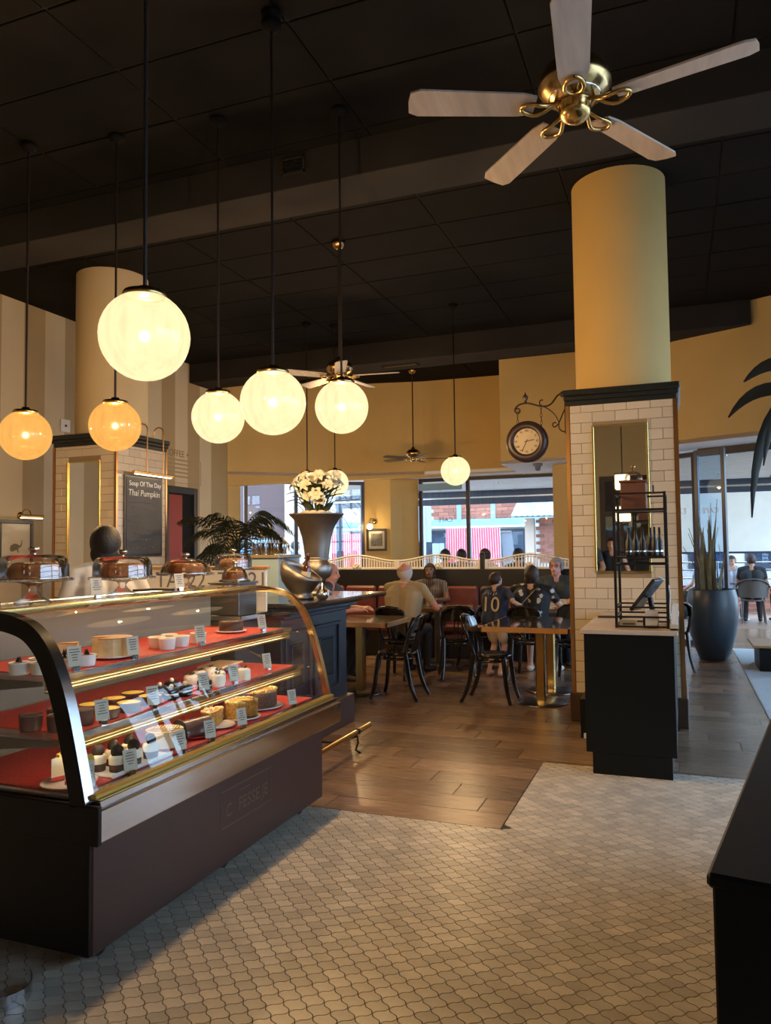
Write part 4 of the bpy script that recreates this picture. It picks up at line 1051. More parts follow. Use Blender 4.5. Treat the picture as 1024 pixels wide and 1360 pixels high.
bw = thing('wine_bowl', 'tilted dark pewter wine bowl with an angled rim on the bar', 'bowl', (-2.90, 5.62, BT))
prof = [(0.001, 0.0), (0.10, 0), (0.105, 0.012), (0.09, 0.03), (0.085, 0.05), (0.12, 0.09), (0.158, 0.15), (0.172, 0.21), (0.168, 0.27), (0.155, 0.31)]
def cut_lathe(prof, n, thick, tilt):
    m = MB(); vs = []; N_ = len(prof)
    for ring in (0, 1):
        for (r, z) in prof:
            for k in range(n):
                a = 2*pi*k/n; rr = max(r-thick*ring, 0.0005); zz = z+(thick*ring if z < 0.06 else 0); lim = 0.245+tilt*cos(a)
                if z > 0.14: zz = 0.14+(z-0.14)*(lim-0.14)/(0.31-0.14)
                vs.append((rr*cos(a), rr*sin(a), zz))
    F = []
    for ring in (0, 1):
        o_ = ring*N_*n
        for i in range(N_-1):
            for k in range(n):
                q = (o_+i*n+k, o_+i*n+(k+1) % n, o_+(i+1)*n+(k+1) % n, o_+(i+1)*n+k); F.append(q if ring == 0 else q[::-1])
    e = (N_-1)*n
    for k in range(n): F.append((e+k, e+(k+1) % n, N_*n+e+(k+1) % n, N_*n+e+k))
    m.add(vs, F, True); return m
cut_lathe(prof, 48, 0.008, -0.085).build('bowl_body', 'pewter', bw)
MB().lathe([(0.106, 0.008), (0.112, 0.014), (0.106, 0.022)], 36).build('foot_ring', 'pewter', bw)
bt = thing('wine_bottle', 'brown glass bottle with a paper label leaning in the pewter bowl', 'bottle', (-2.88, 5.62, BT+0.03)); bt.rotation_euler = (0, radians(8), 0)
MB().lathe([(0.001, 0), (0.036, 0), (0.038, 0.01), (0.038, 0.20), (0.03, 0.235), (0.015, 0.265), (0.013, 0.33), (0.016, 0.332), (0.016, 0.345), (0.001, 0.346)], 24).build('bottle_body', 'bottle_brown', bt)
MB().lathe([(0.0385, 0.11), (0.0388, 0.112), (0.0388, 0.195), (0.0385, 0.197)], 24, a0=-2.6, a1=0.5).build('paper_label', 'bottle_label', bt)
MB().lathe([(0.0165, 0.32), (0.017, 0.346), (0.001, 0.348)], 16).build('bottle_cap', 'wood_dark', bt)
cl = thing('silver_jug', 'small ribbed silver bell shaped jug on the bar', 'jug', (-2.70, 5.60, BT))
MB().lathe([(0.001, 0), (0.03, 0), (0.045, 0.02), (0.05, 0.045), (0.04, 0.07), (0.025, 0.085), (0.028, 0.10), (0.014, 0.112), (0.007, 0.13), (0.001, 0.135)], 24).build('jug_body', 'silver', cl)
m = MB()
for k in range(12):
    a = k*pi/6; m.tube([(0.031*cos(a), 0.031*sin(a), 0.002), (0.047*cos(a), 0.047*sin(a), 0.02), (0.052*cos(a), 0.052*sin(a), 0.045), (0.041*cos(a), 0.041*sin(a), 0.07)], 0.003, 5)
m.build('ribs', 'silver', cl)

# ------------------------------------------------------------------ service stand with cage
st = thing('service_stand', 'black service stand with a pale stone top against the tiled column', 'cabinet', (-0.335, 6.05, 0))
MB().bbox(-0.285, 0.285, -0.73, 0.78, 0.14, 0.925, 0.003).build('body', 'stand_black', st)
MB().bbox(-0.245, 0.255, -0.73, 0.75, 0.0, 0.142, 0.003).build('toe_kick', 'stand_black', st)
MB().bbox(-0.305, 0.31, -0.755, 0.79, 0.925, 0.955, 0.004).build('top', 'marble', st)
d = MB().bbox(-0.325, -0.285, -0.70, -0.1, 0.22, 0.48, 0.003).build('pull_out_bin', 'stand_black', st)
MB().box(-0.327, -0.325, -0.69, -0.66, 0.25, 0.30).build('bin_tag', 'plastic_white', d)
MB().box(-0.30, -0.286, -0.725, -0.69, 0.225, 0.255).build('bin_tag', 'plastic_white', d)
cg = thing('cage_shelf', 'open black metal shelf frame standing on the service stand', 'shelf', (-0.25, 5.66, 0.955))
w, dp, H_ = 0.165, 0.20, 0.92
for sx in (-1, 1):
    for sy in (-1, 1): MB().box(sx*w-0.009, sx*w+0.009, sy*dp-0.009, sy*dp+0.009, 0, H_).build('post', 'cage_black', cg)
for z in (0.01, 0.075, 0.14, 0.43, 0.475, 0.80, H_-0.008):
    m = MB()
    for sy in (-1, 1): m.box(-w, w, sy*dp-0.006, sy*dp+0.006, z-0.006, z+0.006)
    for sx in (-1, 1): m.box(sx*w-0.006, sx*w+0.006, -dp, dp, z-0.006, z+0.006)
    m.build('ring_bar', 'cage_black', cg)
for z in (0.475, 0.80):
    MB().box(-w, w, -dp, dp, z, z+0.008).build('shelf_plate', 'cage_black' if z > 0.6 else 'plastic_black', cg)
m = thing('coffee_grinder', 'wooden box coffee grinder with a glass dome on top of the cage shelf', 'grinder', (-0.29, 5.66, 0.955+0.808))
MB().bbox(-0.085, 0.085, -0.085, 0.085, 0, 0.19, 0.004).build('box', 'grinder_wood', m); MB().bbox(-0.095, 0.095, -0.095, 0.095, 0.19, 0.205, 0.003).build('lid', 'grinder_wood', m)
MB().lathe([(0.062, 0.205), (0.06, 0.235), (0.045, 0.26), (0.02, 0.272), (0.001, 0.274)], 24).build('dome', 'glass', m)
MB().lathe([(0.001, 0.274), (0.008, 0.275), (0.006, 0.295), (0.016, 0.305), (0.016, 0.312), (0.001, 0.315)], 16).build('finial', 'brass', m)
MB().tube([(0.085, 0, 0.12), (0.13, 0, 0.12), (0.13, 0, 0.17)], 0.006, 8).build('crank', 'iron', m)
tb = thing('till_screen', 'dark tilted till screen with cables inside the cage shelf', 'screen', (-0.20, 5.62, 0.955))
Mt = T(-0.02, -0.02, 0.22) @ RZ(radians(-15)) @ Matrix.Rotation(radians(-52), 4, 'Y')
MB().bbox(-0.135, 0.135, -0.11, 0.11, -0.012, 0.012, 0.006, Mt).build('display', 'screen_dark', tb)
MB().bbox(-0.05, 0.05, -0.05, 0.05, 0, 0.06, 0.004).build('base', 'plastic_black', tb); MB().cyl((0.02, 0, 0.05), (0.0, 0, 0.2), 0.018, n=10).build('arm', 'plastic_black', tb)
MB().tube(bez((0.06, 0.0, 0.34), (0.18, 0.02, 0.30), (0.10, 0.06, 0.12), (0.13, 0.10, 0.05), 10), 0.005, 6).build('cable', 'plastic_white', tb)
MB().tube(bez((0.11, 0.15, 0.02), (0.16, 0.22, 0.18), (0.22, 0.2, 0.05), (0.14, 0.25, 0.03), 12), 0.005, 6).build('cable', 'plastic_white', tb)
t = thing('card_reader', 'small pale box on a white stand inside the cage shelf', 'box', (-0.19, 5.50, 0.955)); MB().bbox(-0.04, 0.04, -0.03, 0.03, 0.016, 0.12, 0.003).build('box', 'plastic_white', t); MB().bbox(-0.03, 0.03, -0.025, 0.025, 0, 0.018, 0.002).build('foot', 'plastic_black', t)
t = thing('menu_block', 'small pale wooden block at the foot of the cage shelf', 'block', (-0.34, 5.52, 0.955)); MB().bbox(-0.055, 0.055, -0.02, 0.02, 0.0, 0.05, 0.003, RZ(0.1)).build('block', 'wood_board', t)
MB().box(-0.04, 0.04, -0.0215, -0.02, 0.018, 0.03, RZ(0.1)).build('print_line', 'card_ink', t)
bk0 = None
for x, y, h in ((-0.33, 5.62, 0.24), (-0.29, 5.72, 0.25), (-0.24, 5.64, 0.25), (-0.19, 5.74, 0.235), (-0.16, 5.62, 0.25), (-0.13, 5.72, 0.24)):
    if bk0 is None:
        bk0 = thing('metal_flask', 'slim dark bottle on the middle tray of the cage shelf', 'bottle', (x, y, 0.955+0.483), 0, 'slim bottles in the cage shelf')
        MB().lathe([(0.001, 0), (0.022, 0), (0.024, 0.01), (0.022, 0.10), (0.010, 0.14), (0.007, 0.20), (0.001, 0.202)], 16).build('bottle_body', 'plastic_black', bk0); MB().lathe([(0.0245, 0.03), (0.0242, 0.04)], 16).build('band', 'steel', bk0)
    else: dup(bk0, (x, y, 0.955+0.483))
t = thing('serving_paddle', 'dark flat paddle lying on the stone top beside the cage', 'paddle', (-0.52, 6.25, 0.956), 0.15); MB().bbox(-0.10, 0.12, -0.05, 0.05, 0, 0.012, 0.004).build('blade', 'wood_dark', t); MB().bbox(0.12, 0.24, -0.012, 0.012, 0, 0.012, 0.004).build('handle', 'wood_dark', t)
t = thing('paper_stack', 'white bag of paper leaning on the right end of the stone top', 'paper', (-0.052, 5.48, 0.955)); MB().prism([(-0.02, -0.12), (0.03, -0.12), (0.025, 0.15), (-0.015, 0.15)], 0, 0.012).prism([(-0.015, -0.11), (0.022, -0.11), (0.02, 0.14), (-0.01, 0.14)], 0.012, 0.16, Matrix.Rotation(radians(4), 4, 'Y')).build('sheets', 'white_paper', t)
MB().box(-0.02, 0.03, -0.12, -0.11, 0, 0.04).build('band', 'card', t)

# ------------------------------------------------------------------ bracket clock
ck = thing('bracket_clock', 'round double sided clock hanging on chains from a scrolled iron bracket', 'clock', (-1.265, 6.93, 2.47))
R90 = Matrix.Rotation(pi/2, 4, 'X')
MB().lathe([(0.118, -0.05), (0.128, -0.058), (0.15, -0.06), (0.175, -0.05), (0.188, -0.03), (0.19, 0.0), (0.188, 0.03), (0.175, 0.05), (0.15, 0.06), (0.128, 0.058), (0.118, 0.05), (0.118, -0.05)], 48, M=R90).build('rim', 'clock_rim', ck)
MB().lathe([(0.001, 0.042), (0.12, 0.042), (0.12, -0.042), (0.001, -0.042)], 48, M=R90, smooth=False).build('face', 'clock_face', ck)
for k, s_ in enumerate(('XII', 'I', 'II', 'III', 'IV', 'V', 'VI', 'VII', 'VIII', 'IX', 'X', 'XI')):
    a = pi/2-k*pi/6; text(s_, 0.03, 'wood_dark', ck, frame((0.096*cos(a), -0.0435, 0.096*sin(a)), (1, 0, 0), (0, 0, 1)), 'numeral', 0.0006)
for ang, L, w in ((radians(10), 0.072, 0.006), (radians(-115), 0.098, 0.005)):
    Mh = T(0, -0.046, 0) @ Matrix.Rotation(-ang, 4, 'Y'); MB().box(-0.02, L, -0.001, 0.001, -w/2, w/2, Mh).build('hand', 'wood_dark', ck)
MB().lathe([(0.119, 0.0), (0.001, 0.003)], 40, M=T(0, -0.056, 0) @ R90).build('glass', 'glass', ck)
br = MB(); Y0 = 0.0
br.tube([(0.33, Y0, 0.385), (0.31, Y0, 0.395), (0.30, Y0, 0.415), (0.315, Y0, 0.43), (0.33, Y0, 0.425)], 0.007, 8)
br.tube(bez((0.33, Y0, 0.42), (0.24, Y0, 0.42), (0.26, Y0, 0.30), (0.15, Y0, 0.315), 10)+bez((0.15, Y0, 0.315), (0.06, Y0, 0.33), (0.04, Y0, 0.36), (-0.02, Y0, 0.355), 8)[1:]+bez((-0.02, Y0, 0.355), (-0.09, Y0, 0.355), (-0.13, Y0, 0.30), (-0.10, Y0, 0.275), 8)[1:]+arc((-0.085, Y0, 0.29), 0.022, -2.2, 2.6, 10)[1:], 0.008, 8)
br.tube(bez((0.13, Y0, 0.315), (0.10, Y0, 0.36), (0.13, Y0, 0.385), (0.15, Y0, 0.37), 8), 0.006, 8)
br.tube(bez((0.14, Y0, 0.32), (0.22, Y0, 0.28), (0.27, Y0, 0.22), (0.285, Y0, 0.15), 8)+bez((0.285, Y0, 0.15), (0.28, Y0, 0.10), (0.30, Y0, 0.07), (0.35, Y0, 0.07), 6)[1:], 0.006, 8)
br.tube(bez((0.345, Y0, 0.28), (0.31, Y0, 0.22), (0.29, Y0, 0.13), (0.25, Y0, 0.12), 8)+arc((0.25, Y0, 0.14), 0.02, -pi/2, -5.5, 8)[1:], 0.006, 8)
br.bbox(0.34, 0.362, -0.02, 0.02, 0.05, 0.44, 0.003)
bko = br.build('bracket', 'iron', ck)
MB().lathe([(0.001, 0.36), (0.016, 0.36), (0.012, 0.38), (0.026, 0.40), (0.022, 0.42), (0.012, 0.43), (0.001, 0.46)], 14, (-0.01, 0, 0)).build('finial', 'wood_dark', bko)
for x, z0, z1 in ((-0.085, 0.15, 0.27), (0.13, 0.13, 0.31)):
    n = int((z1-z0)/0.032)
    for i in range(n+1):
        z = z0+i*(z1-z0)/n; ax = (1, 0, 0) if i % 2 else (0, 1, 0)
        MB().tube([Vector((x, 0, z))+Vector(ax)*0.009*cos(a)+Vector((0, 0, 0.021*sin(a))) for a in [2*pi*q/10 for q in range(10)]], 0.003, 5, closed=True).build('chain_link', 'iron', ck)

# ------------------------------------------------------------------ left wall things
Wx = -8.098
def FL(y, z): return frame((Wx, y, z), (0, 1, 0), (0, 0, 1))     # +x along Y, +z into room
def picture(label, M_, w, h, art):
    t = thing('framed_picture', label, 'picture', tuple(M_.translation)); ML = M_.copy(); ML.translation = (0, 0, 0); b = 0.045
    fm = MB()
    for q in ((-w/2, w/2, h/2-b, h/2), (-w/2, w/2, -h/2, -h/2+b), (-w/2, -w/2+b, -h/2+b, h/2-b), (w/2-b, w/2, -h/2+b, h/2-b)): fm.bbox(q[0], q[1], q[2], q[3], 0, 0.03, 0.005, ML)
    fm.build('frame', 'frame_dark', t); MB().box(-w/2+b, w/2-b, -h/2+b, h/2-b, 0.002, 0.012, ML).build('mount', 'mat_white', t)
    art(t, ML); MB().box(-w/2+b, w/2-b, -h/2+b, h/2-b, 0.020, 0.022, ML).build('glazing', 'glass', t)
    return t
def elephant(t, ML):
    m = MB(); Z0, Z1 = 0.0121, 0.0135
    body = [(-0.10, -0.02), (-0.085, 0.03), (-0.04, 0.05), (0.01, 0.055), (0.05, 0.035), (0.075, 0.03), (0.09, 0.05), (0.10, 0.10), (0.112, 0.10), (0.106, 0.04), (0.085, 0.005), (0.05, 0.0), (0.045, -0.03), (0.05, -0.06), (0.03, -0.06), (0.02, -0.025), (-0.04, -0.045), (-0.08, -0.05)]
    m.prism([(x*0.95, y-0.03) for x, y in body], Z0, Z1, ML); m.build('elephant_print', 'print_grey', t)
picture('framed print of a grey elephant under a brass picture light', FL(7.60, 1.62), 0.56, 0.66, elephant)
pl = thing('picture_light', 'brass picture light arching over the elephant print', 'lamp', (Wx, 7.68, 2.015))
MB().lathe([(0.001, 0.02), (0.045, 0.015), (0.05, 0)], 20, M=Matrix.Rotation(pi/2, 4, 'Y')).build('wall_plate', 'brass', pl)
MB().tube([(0.01, 0, 0.01)]+arc((0.10, 0.0, 0.0), 0.08, pi, 0, 10)[1:], 0.007, 8).build('arm', 'brass', pl)
MB().cyl((0.17, -0.17, -0.015), (0.17, 0.22, -0.015), 0.022, n=14).build('shade', 'antique_brass', pl)
MB().box(0.155, 0.185, -0.15, 0.2, -0.042, -0.036).build('light_strip', 'lamp_strip', pl)
t = thing('wall_switch', 'white square switch plate on the striped wall', 'switch', (Wx, 8.45, 3.32)); MB().bbox(0, 0.015, -0.09, 0.09, -0.09, 0.09, 0.005).build('plate', 'switch_white', t); MB().bbox(0.015, 0.022, -0.02, 0.02, -0.015, 0.015, 0.002).build('button', 'plastic_black', t)
t = thing('wall_lettering', 'painted lettering in a thin frame on the striped wall above the doorway', 'sign', (Wx, 11.1, 3.0)); mk('letter_paint', (0.22, 0.15, 0.08), 0.8)
text('COFFEE +', 0.16, 'letter_paint', t, frame((0.003, -0.05, 0.22), (0, 1, 0), (0, 0, 1)), 'heading', 0.001)
m = MB(); mk('letter_faint', (0.36, 0.27, 0.15), 0.8)
for i in range(5): m.box(0.001, 0.003, -0.55, 0.35-0.08*(i % 2)+0.1*(i == 1), 0.10-i*0.072, 0.128-i*0.072)
m.build('small_print_lines', 'letter_faint', t)
m = MB()
for q in ((-0.6, 0.66, -0.29, -0.28), (0.65, 0.66, -0.29, 0.14), (0.25, 0.66, 0.13, 0.14)): m.box(0.001, 0.003, *q)
m.build('frame_line', 'letter_faint', t)
dr = MB()
for q in ((10.62, 10.74, 0, 2.64), (11.46, 11.56, 0, 2.64), (10.74, 11.46, 2.52, 2.64)): dr.bbox(-8.10, -8.02, *q, 0.01)
d3 = struct('door_3', dr, 'door_dark', label='grey framed doorway with a red door ajar in the striped wall')
MB().box(-8.10, -8.085, 10.74, 11.46, 0, 2.52).build('opening_shade', 'ceiling_gap', d3); MB().bbox(-8.085, -8.05, 10.74, 11.14, 0, 2.50, 0.004).build('door_leaf', 'door_red', d3)  # black sheet behind the door leaf paints the shade inside the doorway
# chalkboard with its lamp
cbd = thing('chalkboard', 'tall chalkboard listing the soup of the day on the tiled column', 'chalkboard', (-5.95, 7.45, 1.47))
MB().bbox(0, 0.022, -0.34, 0.34, 0, 0.94, 0.004).build('frame', 'frame_dark', cbd); MB().box(0.022, 0.026, -0.315, 0.315, 0.025, 0.915).build('slate', 'chalkboard', cbd)
def ch(s_, size, y, z, mat='chalk', sh=0.0): text(s_, size, mat, cbd, frame((0.027, y, z), (0, 1, 0), (0, 0, 1)), 'chalk_writing', 0.0005, shear=sh)
ch('Soup Of The Day', 0.082, 0.02, 0.845); ch('Thai Pumpkin', 0.105, 0.0, 0.735, 'chalk', 0.15)
random.seed(5)
m = MB()
for i, z in enumerate((0.63, 0.56, 0.47, 0.40, 0.33, 0.26, 0.19, 0.10)):
    y = -0.28
    while y < 0.05+0.15*random.random():
        w = random.uniform(0.02, 0.05); m.tube([(0.027, y+w*k/5, z+random.uniform(-0.018, 0.018)) for k in range(6)], 0.0022, 4); y += w+random.uniform(0.008, 0.03)
m.build('chalk_scribble', 'chalk_faint', cbd)
lp = thing('chalkboard_light', 'slim brass strip light on two hooked arms above the chalkboard', 'lamp', (-5.95, 7.5, 2.44))
MB().bbox(0.09, 0.15, -0.36, 0.36, -0.02, 0.012, 0.006).build('shade', 'antique_brass', lp); MB().box(0.105, 0.135, -0.33, 0.33, -0.027, -0.0205).build('light_strip', 'lamp_strip', lp)
for y in (-0.12, 0.18): MB().tube([(0.12, y, 0.01), (0.12, y, 0.5)]+arc((0.05, y, 0.52), 0.07, 0, pi, 10)[0:]+[(-0.02, y, 0.47)], 0.008, 8).build('hooked_arm', 'copper_trim', lp)
# sconce and small picture on the pier
Mp = frame((-5.88, 14.77, 0), (0.976, 0.217, 0), (0, 0, 1))
sx = Vector((0.976, 0.217, 0)); sn = Vector((0.217, -0.976, 0))
def photo(t, ML): MB().box(-0.12, 0.12, -0.13, 0.13, 0.0121, 0.013, ML).build('photograph', 'photo_grey', t)
Mq = Mp.copy(); Mq.translation = Vector((-5.86, 14.765, 1.72)); picture('small black framed photograph with white mount under the wall sconce', Mq, 0.42, 0.46, photo)
sc_ = thing('wall_sconce', 'brass wall sconce with a glowing round shade above the small photograph', 'lamp', (-5.90, 14.755, 2.10))
MB().lathe([(0.001, 0.02), (0.05, 0.012), (0.055, 0)], 20, M=frame((0, 0, 0), sx, (0, 0, 1))).build('wall_plate', 'brass', sc_)
MB().tube([Vector((0, 0, 0))+sn*0.01, Vector((-0.02, 0, 0.06))+sn*0.08, Vector((-0.06, 0, 0.06))+sn*0.16, Vector((-0.08, 0, -0.02))+sn*0.17], 0.008, 8).build('arm', 'brass', sc_)
pb = Vector((-0.08, 0, -0.11))+sn*0.17
MB().lathe([(0.02, 0.085), (0.035, 0.06), (0.04, 0.055)], 18, tuple(pb)).build('cap', 'brass', sc_); MB().sphere(tuple(pb), 0.062, nu=20, nv=12).build('shade', 'bulb', sc_)
ld = bpy.data.lights.new('sconce_bulb', 'POINT'); ld.energy = 14; ld.color = (1, 0.72, 0.36); ld.shadow_soft_size = 0.05
lo = bpy.data.objects.new('sconce_bulb', ld); col.objects.link(lo); lo.parent = sc_; lo.location = pb+Vector((0, 0, 0.0))+sn*0.08
t = thing('smoke_detector', 'small grey detector under the white soffit near the clock', 'detector', (-2.29, 13.5, 2.995)); MB().lathe([(0.001, -0.12), (0.04, -0.12), (0.05, -0.06), (0.085, -0.03), (0.09, 0), (0.001, 0)], 20).build('housing', 'panel_grey', t); MB().lathe([(0.02, -0.121), (0.02, -0.126), (0.001, -0.127)], 12).build('lens', 'plastic_black', t)
# ------------------------------------------------------------------ dining furniture
def table(label, x0, x1, y0, y1, topm, ped, pm, br=0.25):
    cx, cy = (x0+x1)/2, (y0+y1)/2; t = thing('dining_table', label, 'table', (cx, cy, 0)); a, b = (x1-x0)/2, (y1-y0)/2
    MB().bbox(-a+0.012, a-0.012, -b+0.012, b-0.012, 0.742, 0.752, 0.003).build('glass_top', topm, t)
    m = MB()
    for q in ((-a, a, -b, -b+0.02), (-a, a, b-0.02, b), (-a, -a+0.02, -b, b), (a-0.02, a, -b, b)): m.bbox(*q, 0.70, 0.75, 0.003)
    m.build('edge_band', 'table_edge', t); MB().box(-a+0.02, a-0.02, -b+0.02, b-0.02, 0.705, 0.742).build('under_board', 'wood_dark', t)
    for px, py in ped:
        MB().bbox(px-cx-0.045, px-cx+0.045, py-cy-0.045, py-cy+0.045, 0.02, 0.705, 0.012).build('pedestal', pm, t)
        MB().lathe([(0.001, 0), (br-0.01, 0), (br, 0.006), (br-0.01, 0.014), (br*0.45, 0.022), (0.06, 0.03), (0.001, 0.03)], 40, (px-cx, py-cy, 0)).build('base_disc', 'steel_dark', t)
    return t
table('dark glass topped dining table with wooden edge beside the tiled column', -1.83, -0.975, 7.28, 8.5, 'table_top', ((-1.295, 7.56), (-1.295, 8.2)), 'brass')
table('pale topped dining table beside the bar counter end', -3.75, -2.84, 7.40, 8.28, 'table_top_pale', ((-3.18, 7.52), ), 'brass', 0.22)
table('small booth table with a glass of water in front of the woman in stripes', -3.55, -2.62, 9.42, 10.1, 'table_top_pale', ((-3.0, 9.74), ), 'steel_dark', 0.2)
table('small booth table in front of the man in the dark green polo', -1.72, -0.95, 9.62, 10.1, 'table_top', ((-1.2, 9.82), ), 'steel_dark', 0.18)
def make_chair():
    t = thing('bentwood_chair', 'x', 'chair')
    MB().lathe([(0.001, 0.435), (0.17, 0.435), (0.20, 0.44), (0.207, 0.455), (0.20, 0.468), (0.15, 0.463), (0.001, 0.460)], 32).build('seat', 'black_lacquer', t)
    for sx in (-1, 1):
        MB().tube(bez((sx*0.15, 0.15, 0.44), (sx*0.175, 0.175, 0.30), (sx*0.165, 0.165, 0.16), (sx*0.205, 0.225, 0.0), 8), [0.024]*4+[0.022]*3+[0.019]*2, 10).build('leg', 'black_lacquer', t)
        MB().tube(bez((sx*0.165, -0.14, 0.46), (sx*0.17, -0.17, 0.30), (sx*0.165, -0.175, 0.16), (sx*0.20, -0.27, 0.0), 8), [0.024]*4+[0.022]*3+[0.019]*2, 10).build('leg', 'black_lacquer', t)
    MB().tube([(sx_*0.168, -0.13+dy, z) for sx_, dy, z in ((-1, 0, 0.45), (-1.08, -0.03, 0.55), (-1.16, -0.07, 0.68), (-1.08, -0.11, 0.78), (-0.72, -0.14, 0.825), (0, -0.155, 0.84), (0.72, -0.14, 0.825), (1.08, -0.11, 0.78), (1.16, -0.07, 0.68), (1.08, -0.03, 0.55), (1, 0, 0.45))], 0.017, 10).build('back_hoop', 'black_lacquer', t)
    rows = []
    for z, w in ((0.66, 0.178), (0.72, 0.185), (0.78, 0.17), (0.82, 0.13)):
        rows.append([((w*k/6), -0.13-0.10*(z-0.45)/0.4-0.035*cos(k/6*pi/2)+0.0, z) for k in range(-6, 7)])
    m = MB().sheet(rows); m.sheet([[(p[0], p[1]+0.012, p[2]) for p in r][::-1] for r in rows]); m.build('back_band', 'black_lacquer', t)
    m = MB()
    for x in (-0.045, 0.0, 0.045): m.tube([(x, -0.165, 0.45), (x, -0.205, 0.56), (x, -0.235, 0.68)], 0.017, 8, flat=0.45)
    m.build('back_splat', 'black_lacquer', t)
    MB().tube([(0.155*cos(a), 0.155*sin(a), 0.40) for a in [2*pi*i/24 for i in range(24)]], 0.014, 8, closed=True).build('seat_ring', 'black_lacquer', t)
    return t
ch0 = make_chair()
CH = [((-1.78, 7.55), -pi/2, 'black bentwood chair pulled up to the end of the dark glass topped table'),
      ((-2.74, 7.45), pi/2, 'black bentwood chair with its back towards the dark glass table by the pale topped table'),
      ((-3.14, 8.62), -0.15, 'black bentwood chair under the old man in beige'),
      ((-1.67, 9.03), -0.1, 'black bentwood chair under the woman in the floral top'),
      ((-2.50, 8.85), 0.35, 'black bentwood chair standing between the old man and the child'),
      ((-3.95, 8.25), -pi/2, 'black bentwood chair under the man seated behind the urn'),
      ((-2.42, 9.62), 0.9, 'black bentwood chair in the dark gap before the red booth cushion'),
      ((-0.14, 10.1), 0.3, 'black bentwood chair half hidden behind the tiled column'),
      ((-1.16, 8.9), pi, 'black bentwood chair tucked between the dark glass table and the tiled column')]
for i, (p, a, lab) in enumerate(CH):
    t = ch0 if i == 0 else copy_tree(ch0); t.location = (*p, 0); t.rotation_euler = (0, 0, a); t['label'] = lab; t['group'] = 'black bentwood chairs'
# booth
bo = thing('booth_bench', 'long dark booth bench with red leather back cushions', 'bench', (-3.1, 10.5, 0))
def bx(*a): return MB().bbox(a[0]+3.1, a[1]+3.1, a[2]-10.5, a[3]-10.5, a[4], a[5], a[6] if len(a) > 6 else 0.005)
bx(-5.3, -0.95, 10.25, 10.85, 0.0, 0.36).build('plinth', 'booth_black', bo); bx(-5.3, -0.95, 10.66, 10.85, 0.36, 1.215).build('back_panel', 'booth_black', bo)
x = -5.25
while x < -1.0:
    x1 = min(x+0.52, -0.97)
    bx(x, x1-0.03, 10.16, 10.64, 0.36, 0.47, 0.03).build('seat_cushion', 'leather_red', bo); bx(x, x1-0.03, 10.60, 10.68, 0.52, 0.975, 0.03).build('back_cushion', 'leather_red', bo)
    x += 0.52
def railing(x0, x1, label):
    t = thing('booth_railing', label, 'railing', ((x0+x1)/2, 10.76, 1.215)); w = (x1-x0)/2
    f = lambda u: 0.125+0.085*(0.5+0.5*cos(pi*u))
    top = [(w*u, 0, f(u)) for u in [i/16-1 for i in range(33)]]
    MB().tube(top, 0.016, 8, flat=0.8).build('top_rail', 'rail_white', t); MB().bbox(-w, w, -0.015, 0.015, 0.0, 0.03, 0.004).build('bottom_rail', 'rail_white', t)
    MB().tube([(a, b, c-0.035) for a, b, c in top], 0.007, 6).build('inner_rail', 'rail_white', t)
    m = MB(); n = int(2*w/0.042)
    for i in range(1, n): u = -1+2*i/n; m.box(w*u-0.008, w*u+0.008, -0.006, 0.006, 0.02, f(u)-0.005)
    o = m.build('slats', 'rail_white', t); o['kind'] = 'stuff'
    for s_ in (-1, 1): MB().bbox(s_*w-0.02, s_*w+0.02, -0.02, 0.02, 0, f(1)+0.015, 0.004).build('end_post', 'rail_white', t)
    m = MB()
    for k in range(5): a = pi*k/4; m.sphere((0.05*cos(a), -0.018, 0.03+0.05*sin(a)), 0.022, (1, 0.4, 1), 8, 6)
    m.sphere((0, -0.018, 0.04), 0.025, (1, 0.5, 1), 8, 6); m.build('shell_ornament', 'rail_white', t)
railing(-5.22, -3.97, 'white arched railing with shell ornament behind the old man'); railing(-3.93, -2.69, 'white arched railing on the booth behind the woman in stripes'); railing(-2.59, -1.35, 'white arched railing on the booth behind the man in green'); railing(-1.31, -0.92, 'short white railing end at the tiled column')
t = thing('booth_post', 'short black post between two white railings on the booth', 'post', (-2.64, 10.76, 1.215)); MB().bbox(-0.035, 0.035, -0.035, 0.035, 0, 0.21, 0.005).build('shaft', 'booth_black', t); MB().sphere((0, 0, 0.23), 0.035, nu=12, nv=8).build('finial', 'booth_black', t)
def tumbler(loc, label):
    t = thing('water_glass', label, 'glass', loc); MB().lathe([(0.028, 0.0), (0.036, 0.13), (0.034, 0.13), (0.026, 0.006), (0.001, 0.006)], 20).build('glass_body', 'glass', t); MB().lathe([(0.031, 0.06), (0.001, 0.061)], 20).build('water', 'glass', t); MB().lathe([(0.0365, 0.128), (0.037, 0.131), (0.0345, 0.132)], 20).build('rim', 'silver', t)
tumbler((-3.22, 9.55, 0.752), 'clear glass of water on the booth table before the woman in stripes'); tumbler((-3.12, 9.65, 0.752), 'second clear glass further back on the booth table')
t = thing('amber_bottle', 'small amber bottle on the booth table beside the water glass', 'bottle', (-3.24, 9.72, 0.752)); MB().lathe([(0.001, 0), (0.025, 0), (0.026, 0.12), (0.011, 0.16), (0.011, 0.20), (0.001, 0.2)], 16).build('bottle_body', 'bottle_brown', t); MB().lathe([(0.0265, 0.04), (0.0265, 0.10)], 16).build('paper_label', 'bottle_label', t)
t = thing('paper_cup', 'white paper cup on the table of the man in green', 'cup', (-1.12, 9.78, 0.752)); MB().lathe([(0.001, 0), (0.028, 0), (0.037, 0.11), (0.034, 0.11), (0.001, 0.1)], 18).build('cup', 'plastic_white', t); MB().lathe([(0.039, 0.108), (0.039, 0.118), (0.001, 0.12)], 18).build('lid', 'plastic_white', t)
